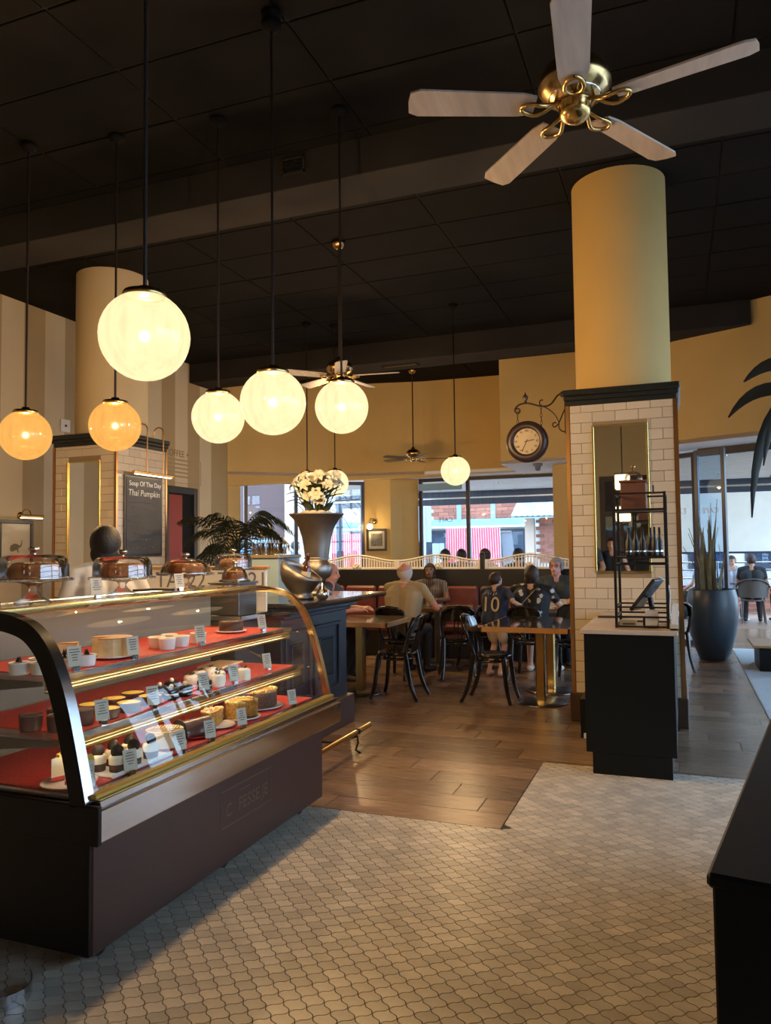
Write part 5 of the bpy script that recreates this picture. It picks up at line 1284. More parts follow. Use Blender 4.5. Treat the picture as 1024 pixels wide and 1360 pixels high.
t = thing('open_menu', 'pale menu sheet held over the table by the man in green', 'menu', (-1.45, 9.85, 0.758), 0.2); Mm = Matrix.Rotation(radians(25), 4, 'X'); MB().box(-0.14, 0.14, -0.01, 0.2, 0, 0.003, Mm).build('sheet', 'white_paper', t)
m = MB()
for i in range(6): m.box(-0.11, 0.11*random.uniform(0.3, 1), 0.02+i*0.028, 0.028+i*0.028, 0.003, 0.0034, Mm)
m.build('print_lines', 'card_ink', t)

# ------------------------------------------------------------------ people
def cap_mesh(mb, p0, p1, r0, r1, n=12):
    p0, p1 = Vector(p0), Vector(p1); d = p1-p0; L = d.length
    if L < 1e-5: mb.sphere(p0, max(r0, r1), nu=n, nv=8); return
    d /= L; path = []; R_ = []
    for a in (0.05, 0.35, 0.7, 1.0): path.append(p0-d*r0*cos(a*pi/2)); R_.append(max(r0*sin(a*pi/2), 0.001))
    for a in (1.0, 0.7, 0.35, 0.05): path.append(p1+d*r1*cos(a*pi/2)); R_.append(max(r1*sin(a*pi/2), 0.001))
    mb.tube(path, R_, n)
def ik(a, b, l1, l2, pole):
    a, b = Vector(a), Vector(b); d = b-a; L = min(d.length, (l1+l2)*0.999); d.normalize()
    x = (l1*l1-l2*l2+L*L)/(2*L); h = math.sqrt(max(l1*l1-x*x, 0)); p = Vector(pole); p = (p-d*p.dot(d)).normalized()
    return a+d*x+p*h, a+d*L
def person(label, loc, rz, height=1.75, pose='sit', seat=0.47, skin='skin_light', top='shirt_black', bottom='trousers_dark', shoe='shoe_black', hair='hair_black', hairstyle='short',
           lean=0.1, hands=None, head_turn=0.0, head_tilt=0.1, sleeve=0.55, width=1.0, voxel=0.009, legskin=False, feet=None, group=None, extra=None, headless_face=False):
    s = height/1.75; C = []                      # capsules: p0, p1, r0, r1, material, scale-y
    mats = [skin, top, bottom, shoe]
    if pose == 'sit': hip = Vector((0, 0, seat+0.10*s))
    else: hip = Vector((0, 0, 0.90*s))
    up = Vector((0, sin(lean), cos(lean))); chest = hip+up*0.36*s; neck = hip+up*0.535*s
    sw = 0.175*s*width
    def cp(a, b, r0, r1, m): C.append((Vector(a), Vector(b), r0*s, r1*s, m))
    for sx in (-1, 1):
        cp(hip+Vector((sx*0.07*s*width, 0, 0)), hip+up*0.16*s+Vector((sx*0.06*s*width, 0, 0)), 0.115*(width if pose != 'sit' else 1.0), 0.105*width, 1)
        cp(hip+up*0.14*s+Vector((sx*0.06*s*width, 0, 0)), chest+Vector((sx*0.075*s*width, 0, 0)), 0.105*width, 0.115*width, 1)
        cp(chest+Vector((sx*0.07*s*width, 0, 0.02)), neck+Vector((sx*0.10*s*width, 0, -0.04*s)), 0.105, 0.065, 1)
        sh = neck+Vector((sx*sw, 0, -0.055*s)); cp(neck+Vector((sx*0.05*s, 0, -0.02*s)), sh, 0.055, 0.058, 1)
        # arms
        hd = (hands or {}).get(sx)
        if hd is None: hd = Vector((sx*0.24*s, 0.10, hip.z-0.02)) if pose == 'stand' else Vector((sx*0.15*s, 0.34*s, hip.z+0.10*s))
        el, wr = ik(sh, hd, 0.29*s, 0.26*s, (sx*0.6, -0.6, -0.5))
        mid = sh.lerp(el, sleeve); cp(sh, mid, 0.056, 0.050, 1)
        if sleeve < 1.0: cp(mid, el, 0.043, 0.038, 0); cp(el, wr, 0.039, 0.026, 0)
        else: cp(el, wr.lerp(el, 0.08), 0.046, 0.036, 1)
        d = (wr-el).normalized(); sd = Vector((sx, 0, 0)); sd = (sd-d*sd.dot(d)).normalized(); nn = d.cross(sd)
        pal = wr+d*0.085*s; cp(wr, pal, 0.026, 0.030, 0); cp(wr+sd*0.018*s, pal+sd*0.022*s, 0.020, 0.017, 0); cp(wr-sd*0.016*s, pal-sd*0.020*s, 0.020, 0.017, 0)
        dn = Vector((0, 0, -1))
        for k, L in zip((-1.5, -0.5, 0.5, 1.5), (0.062, 0.078, 0.083, 0.072)):
            b0 = pal+sd*k*0.018*s; b1 = b0+(d*0.9+dn*0.18).normalized()*L*0.55*s; b2 = b1+(d*0.6+dn*0.6).normalized()*L*0.45*s
            cp(b0, b1, 0.0088, 0.0082, 0); cp(b1, b2, 0.0082, 0.007, 0)
        th = wr+d*0.03*s-sd*0.024*s; t1 = th+(d*0.6-sd*0.7).normalized()*0.04*s; cp(th, t1, 0.012, 0.010, 0); cp(t1, t1+(d*0.9-sd*0.2).normalized()*0.03*s, 0.010, 0.008, 0)
        # legs
        hj = hip+Vector((sx*0.085*s, 0.0, -0.02*s))
        if pose == 'sit':
            kn = Vector((sx*0.12*s, 0.43*s, seat+0.06)); an = Vector((sx*0.12*s, 0.40*s, 0.09))
            if feet and sx in feet: an = Vector(feet[sx])
        else:
            an = Vector((sx*0.10*s, -0.01, 0.085)); kn, an = ik(hj, an, 0.425*s, 0.42*s, (0, 1, 0))
            if feet and sx in feet: an = Vector(feet[sx]); kn, an = ik(hj, an, 0.425*s, 0.42*s, (0, 1, 0))
        if legskin:
            mk_ = hj.lerp(kn, 0.7); cp(hj, mk_, 0.095, 0.082, 2); cp(mk_, kn, 0.058, 0.052, 0); cp(kn, kn.lerp(an, 0.4), 0.052, 0.054, 0); cp(kn.lerp(an, 0.4), an, 0.05, 0.034, 0)
        else: cp(hj, kn, 0.088, 0.062, 2); cp(kn, kn.lerp(an, 0.4), 0.06, 0.06, 2); cp(kn.lerp(an, 0.4), an, 0.058, 0.046, 2)
        cp(Vector((an.x, an.y-0.02, 0.045)), Vector((an.x+sx*0.012, an.y+0.09*s, 0.036)), 0.042, 0.038, 3); cp(Vector((an.x+sx*0.012, an.y+0.09*s, 0.034)), Vector((an.x+sx*0.02, an.y+0.17*s, 0.03)), 0.038, 0.028, 3)
        cp(an, Vector((an.x, an.y-0.01, 0.05)), 0.040, 0.040, 3 if not legskin else 0)
    # head
    hc = neck+up*0.02*s+Vector((0, 0.015, 0.108*s)); cp(neck-up*0.03*s, hc-Vector((0, 0.01, 0.06*s)), 0.060, 0.056, 0)
    MH = T(*hc) @ RZ(head_turn) @ Matrix.Rotation(-head_tilt, 4, 'X') @ Matrix.Scale(s, 4)
    ball = MB()
    for (p0, p1, r0, r1, m_) in C: cap_mesh(ball, p0, p1, r0, r1)
    hb = MB(); hb.sphere((0, -0.008, 0.022), 0.098, (0.80, 1.0, 1.0), 18, 12); hb.sphere((0, 0.022, -0.042), 0.068, (0.86, 0.95, 1.05), 14, 10); hb.sphere((0, 0.055, -0.085), 0.03, (1.1, 0.9, 0.9), 10, 8)
    cap_mesh(hb, (0, 0.088, 0.012), (0, 0.106, -0.026), 0.010, 0.015, 8); hb.sphere((0, 0.085, -0.056), 0.022, (1.2, 0.6, 0.7), 10, 8)
    for sx in (-1, 1): hb.sphere((sx*0.080, -0.008, -0.006), 0.028, (0.35, 0.7, 1.15), 10, 8)
    hb.v = [tuple(MH @ Vector(p)) for p in hb.v]; ball.add(hb.v, hb.f, True)
    me = ball.mesh('p'); o = bpy.data.objects.new('p', me); col.objects.link(o)
    md = o.modifiers.new('r', 'REMESH'); md.mode = 'VOXEL'; md.voxel_size = voxel; md.use_smooth_shade = True
    sm = o.modifiers.new('s', 'SMOOTH'); sm.factor = 0.5; sm.iterations = 3
    dg = _dg(); dg.update(); bm_ = bpy.data.meshes.new_from_object(o.evaluated_get(dg)); bpy.data.objects.remove(o)
    bm_.materials.clear()
    for k in mats: bm_.materials.append(MAT[k])
    n = len(bm_.polygons); ce = np.empty(n*3); bm_.polygons.foreach_get('center', ce); ce = ce.reshape(-1, 3)
    best = np.full(n, 1e9); idx = np.zeros(n, dtype=np.int32)
    for (p0, p1, r0, r1, m_) in C:
        a = np.array(p0); b = np.array(p1); ab = b-a; q = np.clip(((ce-a) @ ab)/max(ab @ ab, 1e-9), 0, 1)
        dd = np.linalg.norm(ce-(a+q[:, None]*ab), axis=1)-(r0+(r1-r0)*q); k = dd < best; best[k] = dd[k]; idx[k] = m_
    dd = np.linalg.norm((ce-np.array(hc)), axis=1)-0.11*s; k = dd < best-0.0; idx[k & (dd < best)] = 0
    bm_.polygons.foreach_set('material_index', idx); bm_.polygons.foreach_set('use_smooth', np.ones(n, dtype=bool)); bm_.update()
    t = thing('person', label, 'person', (*loc, 0), rz, group)
    body = obj('body', bm_, None, t)
    # hair and face
    def hp(name, mb, mat): mb.v = [tuple(MH @ Vector(p)) for p in mb.v]; return mb.build(name, mat, t)
    if hair:
        m = MB(); nu, nv = 28, 18; S = (0.093, 0.113, 0.113); keep = {}
        for i in range(nv+1):
            for k in range(nu):
                th = pi*i/nv; ph = 2*pi*k/nu; keep[i, k] = Vector((S[0]*sin(th)*cos(ph), S[1]*sin(th)*sin(ph)-0.01, S[2]*cos(th)+0.022))
        vs = [keep[i, k] for i in range(nv+1) for k in range(nu)]; F = []
        low = {'short': -0.07, 'long': -0.16, 'bald': 0.03, 'bun': -0.07, 'bob': -0.09}[hairstyle]
        for i in range(nv):
            for k in range(nu):
                c = (keep[i, k]+keep[i+1, (k+1) % nu])/2
                front = c.y > 0.035
                if c.z < max(low, -0.07): continue
                if front and c.z < 0.065: continue
                if c.y > -0.02 and c.z < -0.02 and hairstyle in ('short', 'bun'): continue
                if hairstyle == 'bald' and c.z > 0.062: continue
                if hairstyle == 'bald' and c.z < -0.02 and c.y > -0.05: continue
                F.append((i*nu+k, (i+1)*nu+k, (i+1)*nu+(k+1) % nu, i*nu+(k+1) % nu))
        if hairstyle == 'bald':
            F = []
            for i in range(nv):
                for k in range(nu):
                    c = (keep[i, k]+keep[i+1, (k+1) % nu])/2
                    if -0.05 < c.z < 0.055 and c.y < 0.01: F.append((i*nu+k, (i+1)*nu+k, (i+1)*nu+(k+1) % nu, i*nu+(k+1) % nu))
        m.add(vs, F, True)
        if hairstyle == 'long': m.sphere((0, -0.05, -0.10), 0.085, (1.0, 0.55, 1.5), 16, 10)
        if hairstyle == 'bob': m.sphere((0, -0.045, -0.04), 0.09, (1.02, 0.75, 1.0), 16, 10)
        if hairstyle == 'bun': m.sphere((0, -0.11, 0.05), 0.045, (1, 0.9, 0.9), 12, 8)
        hp('hair', m, hair)
    for sx in (-1, 1): hp('eye', MB().sphere((sx*0.032, 0.082, 0.012), 0.010, (1.2, 0.7, 0.8), 8, 6), 'eye')
    m = MB()
    for sx in (-1, 1): m.tube([(sx*0.018, 0.094, 0.034), (sx*0.035, 0.091, 0.039), (sx*0.052, 0.080, 0.034)], 0.004, 6)
    hp('eyebrows', m, hair if hair and hairstyle != 'bald' else 'hair_grey'); hp('mouth', MB().tube([(-0.022, 0.092, -0.056), (0, 0.099, -0.055), (0.022, 0.092, -0.056)], 0.0045, 6), 'lips')
    if extra: extra(t, hp, neck, hip, up, s)
    return t
def glasses(t, hp, *a):
    m = MB()
    for sx in (-1, 1):
        m.tube([(sx*0.034+0.024*cos(q), 0.100, 0.010+0.019*sin(q)) for q in [2*pi*i/14 for i in range(14)]], 0.003, 5, closed=True); m.tube([(sx*0.058, 0.098, 0.014), (sx*0.084, 0.0, 0.014)], 0.0025, 5)
    m.tube([(-0.010, 0.102, 0.014), (0.010, 0.102, 0.014)], 0.0025, 5); hp('spectacles', m, 'lens_red')
def collar(t, hp, neck, hip, up, s):
    m = MB(); m.tube([Vector((0.062*s*cos(q), 0.062*s*sin(q), 0))+neck+Vector((0, 0, 0.005)) for q in [2*pi*i/18 for i in range(18)]], 0.013*s, 6, closed=True); m.build('collar', 'shirt_white', t)
def jersey(t, hp, neck, hip, up, s):
    c = neck-up*0.27*s+Vector((0, -0.162*s, 0)); text('10', 0.24*s/0.7, 'number_gold', t, frame(c, (1, 0, 0), up), 'jersey_number', 0.002)
    m = MB(); c2 = neck-up*0.10*s+Vector((0, -0.145*s, 0))
    for k in range(5): m.tube([c2+Vector((-0.08+0.034*k, 0.0, -0.012*(k % 2))), c2+Vector((-0.065+0.034*k, 0, 0.018))], 0.004, 5)
    m.build('jersey_name_strokes', 'number_gold', t)
    MB().tube([Vector((0.052*s*cos(q), 0.056*s*sin(q), 0))+neck for q in [2*pi*i/18 for i in range(18)]], 0.008*s, 6, closed=True).build('collar', 'shirt_white', t)
def strap(t, hp, neck, hip, up, s):
    pts = bez(neck+Vector((0.10, -0.03, 0.0)), neck+Vector((0.06, -0.21, -0.08)), hip+Vector((-0.05, -0.24, 0.28)), hip+Vector((-0.2, -0.14, 0.12)), 10)
    m = MB(); m.sheet([[p+Vector((-0.018, 0, -0.012)), p+Vector((0.018, 0, 0.012))] for p in pts]); m.build('bag_strap', 'bag_strap', t)
person('old man with thin white hair in a beige shirt seated with his back turned', (-3.13, 8.68), -0.15, 1.76, skin='skin_pink', top='shirt_beige', hair='hair_white', hairstyle='bald', lean=0.16, sleeve=0.6, width=1.32, head_tilt=-0.4, extra=collar, hands={1: Vector((0.30, 0.40, 0.80)), -1: Vector((-0.14, 0.5, 0.80))})
person('woman in a dark striped top looking down at the booth table', (-3.32, 10.42), pi+0.2, 1.66, skin='skin_dark', top='stripes', hair='hair_black', hairstyle='bob', lean=0.14, width=1.15, head_tilt=-0.35, sleeve=0.5, hands={1: Vector((0.16, 0.46, 0.82)), -1: Vector((-0.16, 0.46, 0.82))}, feet={1: (0.12, 0.27, 0.09), -1: (-0.12, 0.27, 0.09)})
person('child in a navy jersey with a gold number standing with an arm round the woman', (-2.07, 8.96), -0.25, 1.27, pose='stand', skin='skin_light', top='shirt_navy', bottom='shorts_beige', hair='hair_brown', lean=0.12, legskin=True, sleeve=0.75, shoe='skin_light', head_turn=-0.5, head_tilt=-0.3, voxel=0.008, extra=jersey, hands={1: Vector((0.40, 0.038, 0.80)), -1: Vector((-0.12, 0.30, 0.75))}, width=1.25)
person('woman in a black floral top with a strap across her back seated by the child', (-1.67, 9.06), -0.1, 1.66, skin='skin_light', top='floral', bottom='floral', hair='hair_brown', hairstyle='bob', lean=0.20, head_tilt=-0.4, head_turn=0.2, sleeve=0.5, legskin=True, shoe='shoe_white', width=1.32, extra=strap, hands={1: Vector((0.24, 0.42, 0.78)), -1: Vector((-0.15, 0.42, 0.78))}, feet={1: (0.2, 0.45, 0.09)})
person('man with glasses in a dark green polo facing the room from the booth', (-1.55, 10.42), pi+0.1, 1.78, skin='skin_pink', top='shirt_green', hair='hair_grey', lean=0.02, head_tilt=-0.1, head_turn=-0.3, width=1.28, extra=glasses, hands={1: Vector((0.05, 0.46, 0.84)), -1: Vector((-0.22, 0.44, 0.84))}, feet={1: (0.13, 0.27, 0.09), -1: (-0.13, 0.27, 0.09)})
person('older man in profile seated behind the pewter urn', (-3.92, 8.25), -pi/2, 1.76, skin='skin_pink', top='shirt_slate', hair='hair_white', hairstyle='bald', lean=0.08, voxel=0.011, hands={1: Vector((0.14, 0.42, 0.82)), -1: Vector((-0.14, 0.42, 0.82))}, feet={1: (0.12, 0.25, 0.09), -1: (-0.12, 0.25, 0.09)})
person('staff member with dark hair in a white shirt working behind the display case', (-3.26, 3.75), 0.85, 1.74, pose='stand', skin='skin_tan', top='shirt_white', hair='hair_black', hairstyle='bob', lean=0.1, head_tilt=-0.25, voxel=0.010)
person('woman in a black top standing near the entrance, seen in the column mirror', (-1.13, -0.55), 0.05, 1.74, pose='stand', skin='skin_light', top='shirt_black', hair='hair_brown', hairstyle='bun', sleeve=0.12, voxel=0.010, lean=0.0, head_tilt=0.0)
person('man in a slate shirt standing beside the woman at the entrance', (-1.50, -0.35), 0.6, 1.82, pose='stand', skin='skin_tan', top='shirt_slate', hair='hair_black', voxel=0.011, lean=0.0)
# guests beyond the railing
for lab, p, rz, top, hs, hr, sk in (('guest with dark short hair beyond the railing near the window post', (-3.66, 12.25), 0.0, 'shirt_slate', 'short', 'hair_black', 'skin_tan'), ('guest with dark hair low behind the second railing', (-3.66, 13.3), 0.1, 'shirt_grey', 'short', 'hair_black', 'skin_tan'),
      ('guest with tied brown hair in profile beyond the booth post', (-2.93, 12.2), 0.6, 'shirt_white', 'bun', 'hair_brown', 'skin_tan'), ('guest with black hair beyond the railing behind the floral top woman', (-2.42, 12.2), 0.0, 'shirt_slate', 'short', 'hair_black', 'skin_tan')):
    person(lab, p, rz, 1.72, skin=sk, top=top, hair=hr, hairstyle=hs, voxel=0.016, seat=0.633)
    t = thing('bar_stool', 'dark stool under the %s' % lab.split(' with ')[0]+' '+' '.join(lab.split(' ')[-4:]), 'stool', (*p, 0)); MB().lathe([(0.001, 0.60), (0.18, 0.60), (0.18, 0.63), (0.001, 0.635)], 20).build('seat', 'wood_dark', t); MB().cyl((0, 0, 0.0), (0, 0, 0.6), 0.03, n=10).lathe([(0.001, 0.02), (0.2, 0.015), (0.2, 0)], 20).build('pedestal', 'steel_dark', t)
# ------------------------------------------------------------------ plants
def frond(p0, d, L, droop, n=16, lw=0.011, ll=0.24):
    d = Vector(d).normalized(); m = MB(); pts = []
    for i in range(n+1):
        s_ = i/n; pts.append(Vector(p0)+d*L*s_+Vector((0, 0, -droop*L*s_**2.2)))
    m.tube(pts, [0.008*(1-0.8*i/n) for i in range(n+1)], 5)
    for i in range(3, n+1):
        tdir = (pts[i]-pts[i-1]).normalized(); sd = tdir.cross(Vector((0, 0, 1))).normalized(); l_ = ll*sin(pi*(0.15+0.8*i/n))
        for sg in (-1, 1):
            dd = (sd*sg*0.8+tdir*0.75+Vector((0, 0, -0.35))).normalized(); a = pts[i]; w = tdir*lw
            mid = a+dd*l_*0.5+Vector((0, 0, -0.02)); end = a+dd*l_+Vector((0, 0, -0.09*l_/0.24))
            m.add([a-w*0.4, a+w*0.4, mid+w, end, mid-w], [(0, 1, 2, 4), (4, 2, 3)])
    return m
random.seed(11)
palm = thing('potted_palm', 'large dark green palm in a pot in front of the back window', 'palm', (-5.45, 8.75, 0))
MB().lathe([(0.001, 0), (0.2, 0), (0.26, 0.45), (0.28, 0.48), (0.25, 0.48), (0.22, 0.42), (0.001, 0.42)], 28).build('pot', 'pewter', palm); MB().lathe([(0.235, 0.43), (0.001, 0.435)], 20).build('soil', 'soil', palm)
for k in range(30):
    a = k*2.4+random.uniform(-0.2, 0.2); el = random.uniform(0.5, 2.4); L = random.uniform(0.85, 1.15)
    z0 = 1.55+random.uniform(-0.25, 0.2); frond((0.03*cos(a), 0.03*sin(a), z0), (cos(a), sin(a), el), L, random.uniform(0.45, 0.95), ll=0.30, lw=0.013).build('frond', 'leaf_palm', palm)
for k in range(5): MB().tube([(0.04*cos(k*1.3), 0.04*sin(k*1.3), 0.43), (0.02*cos(k*1.3), 0.03*sin(k*1.3), 0.9), (0.03*cos(k*1.3), 0.03*sin(k*1.3), 1.65)], 0.014, 6).build('trunk', 'stem', palm)
pp = thing('tall_planter', 'tall slate blue rounded planter by the folding doors', 'planter', (0.385, 11.1, 0))
MB().lathe([(0.001, 0), (0.165, 0), (0.175, 0.01), (0.23, 0.16), (0.285, 0.34), (0.315, 0.52), (0.325, 0.68), (0.315, 0.82), (0.29, 0.92), (0.285, 0.935), (0.265, 0.935), (0.27, 0.86), (0.001, 0.86)], 48).build('pot', 'pot_blue', pp); MB().lathe([(0.27, 0.88), (0.001, 0.89)], 24).build('soil', 'soil', pp)
sp_ = thing('snake_plant', 'tall upright snake plant growing in the slate blue planter', 'plant', (0.385, 11.1, 0.88))
random.seed(3)
for k in range(22):
    a = random.uniform(0, 2*pi); r0 = random.uniform(0.0, 0.14); H_ = random.uniform(0.5, 1.05); tl = random.uniform(-0.12, 0.10); w = random.uniform(0.018, 0.032)
    b = Vector((r0*cos(a), r0*sin(a), 0)); rows = []
    fa = random.uniform(0, pi); sd = Vector((cos(fa), sin(fa), 0))
    for i in range(7): s_ = i/6; c = b+Vector((tl*s_*s_+b.x*0.5*s_, b.y*0.4*s_, H_*s_)); ww = w*(1-0.9*s_**3); rows.append([c-sd*ww, c+Vector((-sd.y, sd.x, 0))*0.006, c+sd*ww])
    MB().sheet(rows).build('leaf', 'leaf_snake', sp_)
for dx, H_ in ((-0.34, 0.62), (-0.27, 0.80), (0.02, 1.2), (0.10, 1.25)): MB().tube([(0, 0, 0.05), (dx*0.6, -0.02, H_*0.6), (dx, -0.03, H_)], [0.009, 0.007, 0.003], 6).build('leaf', 'leaf_dark', sp_)
hp_ = thing('leafy_plant', 'dark drooping banana-like leaves of a pot plant standing on the black counter', 'plant', (0.585, 3.35, 0.951))
MB().lathe([(0.001, 0), (0.10, 0), (0.13, 0.22), (0.14, 0.24), (0.12, 0.24), (0.001, 0.21)], 24).build('pot', 'pot_blue', hp_); MB().tube([(0, 0, 0.2), (0.01, 0, 0.7), (0, 0, 1.08)], [0.025, 0.02, 0.016], 8).build('trunk', 'stem', hp_)
def big_leaf(pts, w):
    rows = []; n = 12; P = bez(*pts, n)
    for i, c in enumerate(P):
        d = (P[min(i+1, n)]-P[max(i-1, 0)]).normalized(); sd = d.cross(Vector((0.35, -0.93, 0.1))).normalized(); ww = w*sin(pi*(0.05+0.93*i/n))**0.8
        rows.append([c-sd*ww, c+Vector((0.1, -0.28, 0))*w*0.5, c+sd*ww])
    return MB().sheet(rows)
for pts, w in ((((0, 0, 1.08), (-0.16, 0, 1.25), (-0.30, -0.02, 1.05), (-0.315, -0.02, 0.66), ), 0.026), (((0, 0, 1.08), (-0.14, -0.03, 1.22), (-0.24, -0.05, 1.10), (-0.27, -0.05, 0.86)), 0.022),
               (((0, 0, 1.06), (-0.16, 0.02, 1.2), (-0.28, 0.03, 1.22), (-0.385, 0.03, 1.07)), 0.028), (((0, 0, 1.08), (-0.12, 0.05, 1.32), (-0.22, 0.08, 1.32), (-0.32, 0.08, 1.22)), 0.03),
               (((0, 0, 1.08), (0.16, 0.1, 1.3), (0.35, 0.15, 1.2), (0.45, 0.2, 0.9)), 0.035), (((0, 0, 1.08), (0.05, -0.15, 1.3), (0.1, -0.3, 1.2), (0.12, -0.4, 0.95)), 0.035), (((0, 0, 1.08), (0.0, 0.15, 1.35), (0.0, 0.3, 1.25), (0.02, 0.42, 1.0)), 0.035)):
    big_leaf(pts, w).build('leaf', 'leaf_dark', hp_)

# ------------------------------------------------------------------ right hand foreground
ct = thing('host_counter', 'black counter end close to the street windows', 'counter', (0.035, 1.43, 0), radians(-9.8))
MB().bbox(0, 1.1, 0.0, 2.6, 0.0, 0.93, 0.004).build('body', 'black_paint', ct); MB().bbox(-0.008, 1.11, -0.008, 2.61, 0.925, 0.95, 0.006).build('top', 'black_paint', ct)
t = thing('skylit_floor_mat', 'pale blue ribbed entrance mat inside the folding doors', 'mat', (1.4, 9.8, 0.0))  # ribbed sheet whose colour paints daylight on the floor
MB().bbox(-0.72, 0.5, -2.4, 2.5, 0.0, 0.010, 0.003).build('backing', 'floor_skylit', t); m = MB()
for i in range(-30, 32): m.box(-0.71, 0.49, i*0.08-0.02, i*0.08+0.02, 0.009, 0.013)
o = m.build('ribs', 'floor_skylit', t); o['kind'] = 'stuff'
t = thing('platform_bench', 'low black bench with a brown wooden top on the pale mat', 'bench', (1.3, 10.5, 0.012)); MB().bbox(-0.45, 0.6, -0.35, 0.35, 0, 0.28, 0.004).build('body', 'stand_black', t); MB().bbox(-0.52, 0.66, -0.42, 0.42, 0.28, 0.31, 0.006).build('top', 'table_edge', t)

# ------------------------------------------------------------------ outside
struct('floor_terrace', MB().box(-1.5, 9, 11.0, 15.4, -0.14, -0.01).box(-14, 9, 15.4, 21, -0.14, -0.01), 'terrace')
struct('floor_street', MB().box(-40, 30, 21, 60, -0.2, -0.02).box(9, 30, 11, 21, -0.2, -0.02).box(4.8, 30, -5.2, 11, -0.2, -0.02).box(-14, 30, -20, -5.2, -0.2, -0.02).box(-40, -14, 12, 21, -0.2, -0.02), 'pavement')
def slat_awning(name, label, x0, x1, y0, y1, z0, z1, n):
    t = thing(name, label, 'awning', ((x0+x1)/2, (y0+y1)/2, 0)); cx, cy = (x0+x1)/2, (y0+y1)/2; w = (x1-x0)/2
    for i in range(n):
        s_ = (i+0.5)/n; y = y0+(y1-y0)*s_-cy; z = z0+(z1-z0)*s_; d = (y1-y0)/n*0.36
        MB().bbox(-w, w, y-d, y+d, z-0.02, z+0.02, 0.012).build('slat', 'awning', t)
    for x in (-w*0.6, 0.0, w*0.6): MB().box(x-0.03, x+0.03, y0-cy, y1-cy, max(z0, z1)+0.03, max(z0, z1)+0.10).build('support_bar', 'beam_navy', t)
    for k in range(6):
        s_ = (k+0.5)/6; MB().lathe([(0.001, -0.03), (0.03, -0.03), (0.035, 0)], 10, (w*(-0.7+0.5*(k % 3)), y0+(y1-y0)*s_-cy, z0+(z1-z0)*s_-0.02)).build('downlight', 'silver', t)
    return t
slat_awning('slatted_awning', 'pale slatted awning outside the booth window', -8.5, -1.4, 15.9, 19.6, 3.08, 3.05, 16)
slat_awning('slatted_awning', 'pale slatted awning over the terrace outside the folding doors', -0.9, 3.3, 13.0, 18.2, 3.12, 2.98, 26)
def beam(label, x0, x1, y, z0, z1, w=0.14):
    t = thing('terrace_beam', label, 'beam', ((x0+x1)/2, y, 0)); h = (x1-x0)/2; MB().bbox(-h, h, -w/2, w/2, z0, z1, 0.005).build('girder', 'beam_navy', t); MB().box(-h, h, -w/2-0.01, -w/2, (z0+z1)/2-0.02, (z0+z1)/2+0.02).build('silver_strip', 'silver', t)
    for x in (-h+0.1, h-0.1): MB().bbox(x-0.07, x+0.07, -w/2, w/2, -0.01, z0, 0.005).build('post', 'beam_navy', t)
beam('dark navy beam across the awning outside the booth window', -9, -1.35, 19.6, 2.68, 3.03); beam('dark navy beam carrying the cream blinds on the terrace', -0.7, 4.6, 18.2, 2.66, 2.96)
bl = thing('terrace_blind', 'cream roll-down blind behind the terrace diners', 'blind', (3.2, 18.1, 0)); MB().bbox(-3.5, 0.9, -0.012, 0.012, 1.38, 2.66, 0.003).build('fabric', 'blind', bl); MB().bbox(-3.5, 0.9, -0.02, 0.02, 1.34, 1.385, 0.004).build('bottom_bar', 'beam_navy', bl)
m = MB()
for i in range(1, 8): m.box(-3.5, 0.9, -0.014, -0.012, 1.38+i*0.16, 1.384+i*0.16)
m.build('seams', 'mat_white', bl); MB().box(-1.24, -0.9, -0.016, -0.012, 1.62, 1.85).build('window_patch', 'panel_grey', bl)
# red hoarding
def hoarding(label, x0, x1, h, lean=0.0, mat='hoarding_red', y=24.0):
    t = thing('hoarding_panel', label, 'hoarding', ((x0+x1)/2, y, -0.02)); w = (x1-x0)/2; n = int(2*w/0.075)
    M_ = Matrix.Rotation(-0.0, 4, 'X'); sh = Matrix(((1, 0, lean, 0), (0, 1, 0, 0), (0, 0, 1, 0), (0, 0, 0, 1)))
    MB().box(-w, w, 0.0, 0.03, 0, h, sh).build('sheet', 'soffit_white' if mat == 'hoarding_red' else mat, t)
    if mat == 'hoarding_red':
        for i in range(n): x = -w+2*w*(i+0.5)/n; MB().box(x-0.024, x+0.024, -0.02, 0.002, 0, h, sh).build('rib', mat, t)
    else:
        for z in (0.02, h-0.06): MB().box(-w, w, -0.03, 0.0, z, z+0.05, sh).build('rib', 'steel_dark', t)
hoarding('red ribbed hoarding panel across the street left of the window post', -7.1, -6.32, 2.20); hoarding('wide red ribbed hoarding panel across the street right of the window post', -6.18, -5.25, 2.20, -0.03)
hoarding('dark grey leaning panel beside the red hoarding', -5.1, -4.72, 2.1, -0.12, 'panel_grey', 24.12)
for lab, x0, x1, z0, z1 in (('pale blue grey sign panel at the edge of the booth window view', -7.43, -7.05, 1.05, 1.70), ('grey notice panel above the red hoarding edge', -7.9, -7.47, 1.75, 2.9)):
    t = thing('sign_panel', lab, 'sign', ((x0+x1)/2, 23.6, 0)); w = (x1-x0)/2; MB().bbox(-w, w, -0.03, 0.03, z0, z1, 0.006).build('panel', 'panel_paleblue', t); MB().bbox(-0.05, 0.05, -0.05, -0.03, -0.02, z1, 0.004).build('post', 'steel_dark', t)
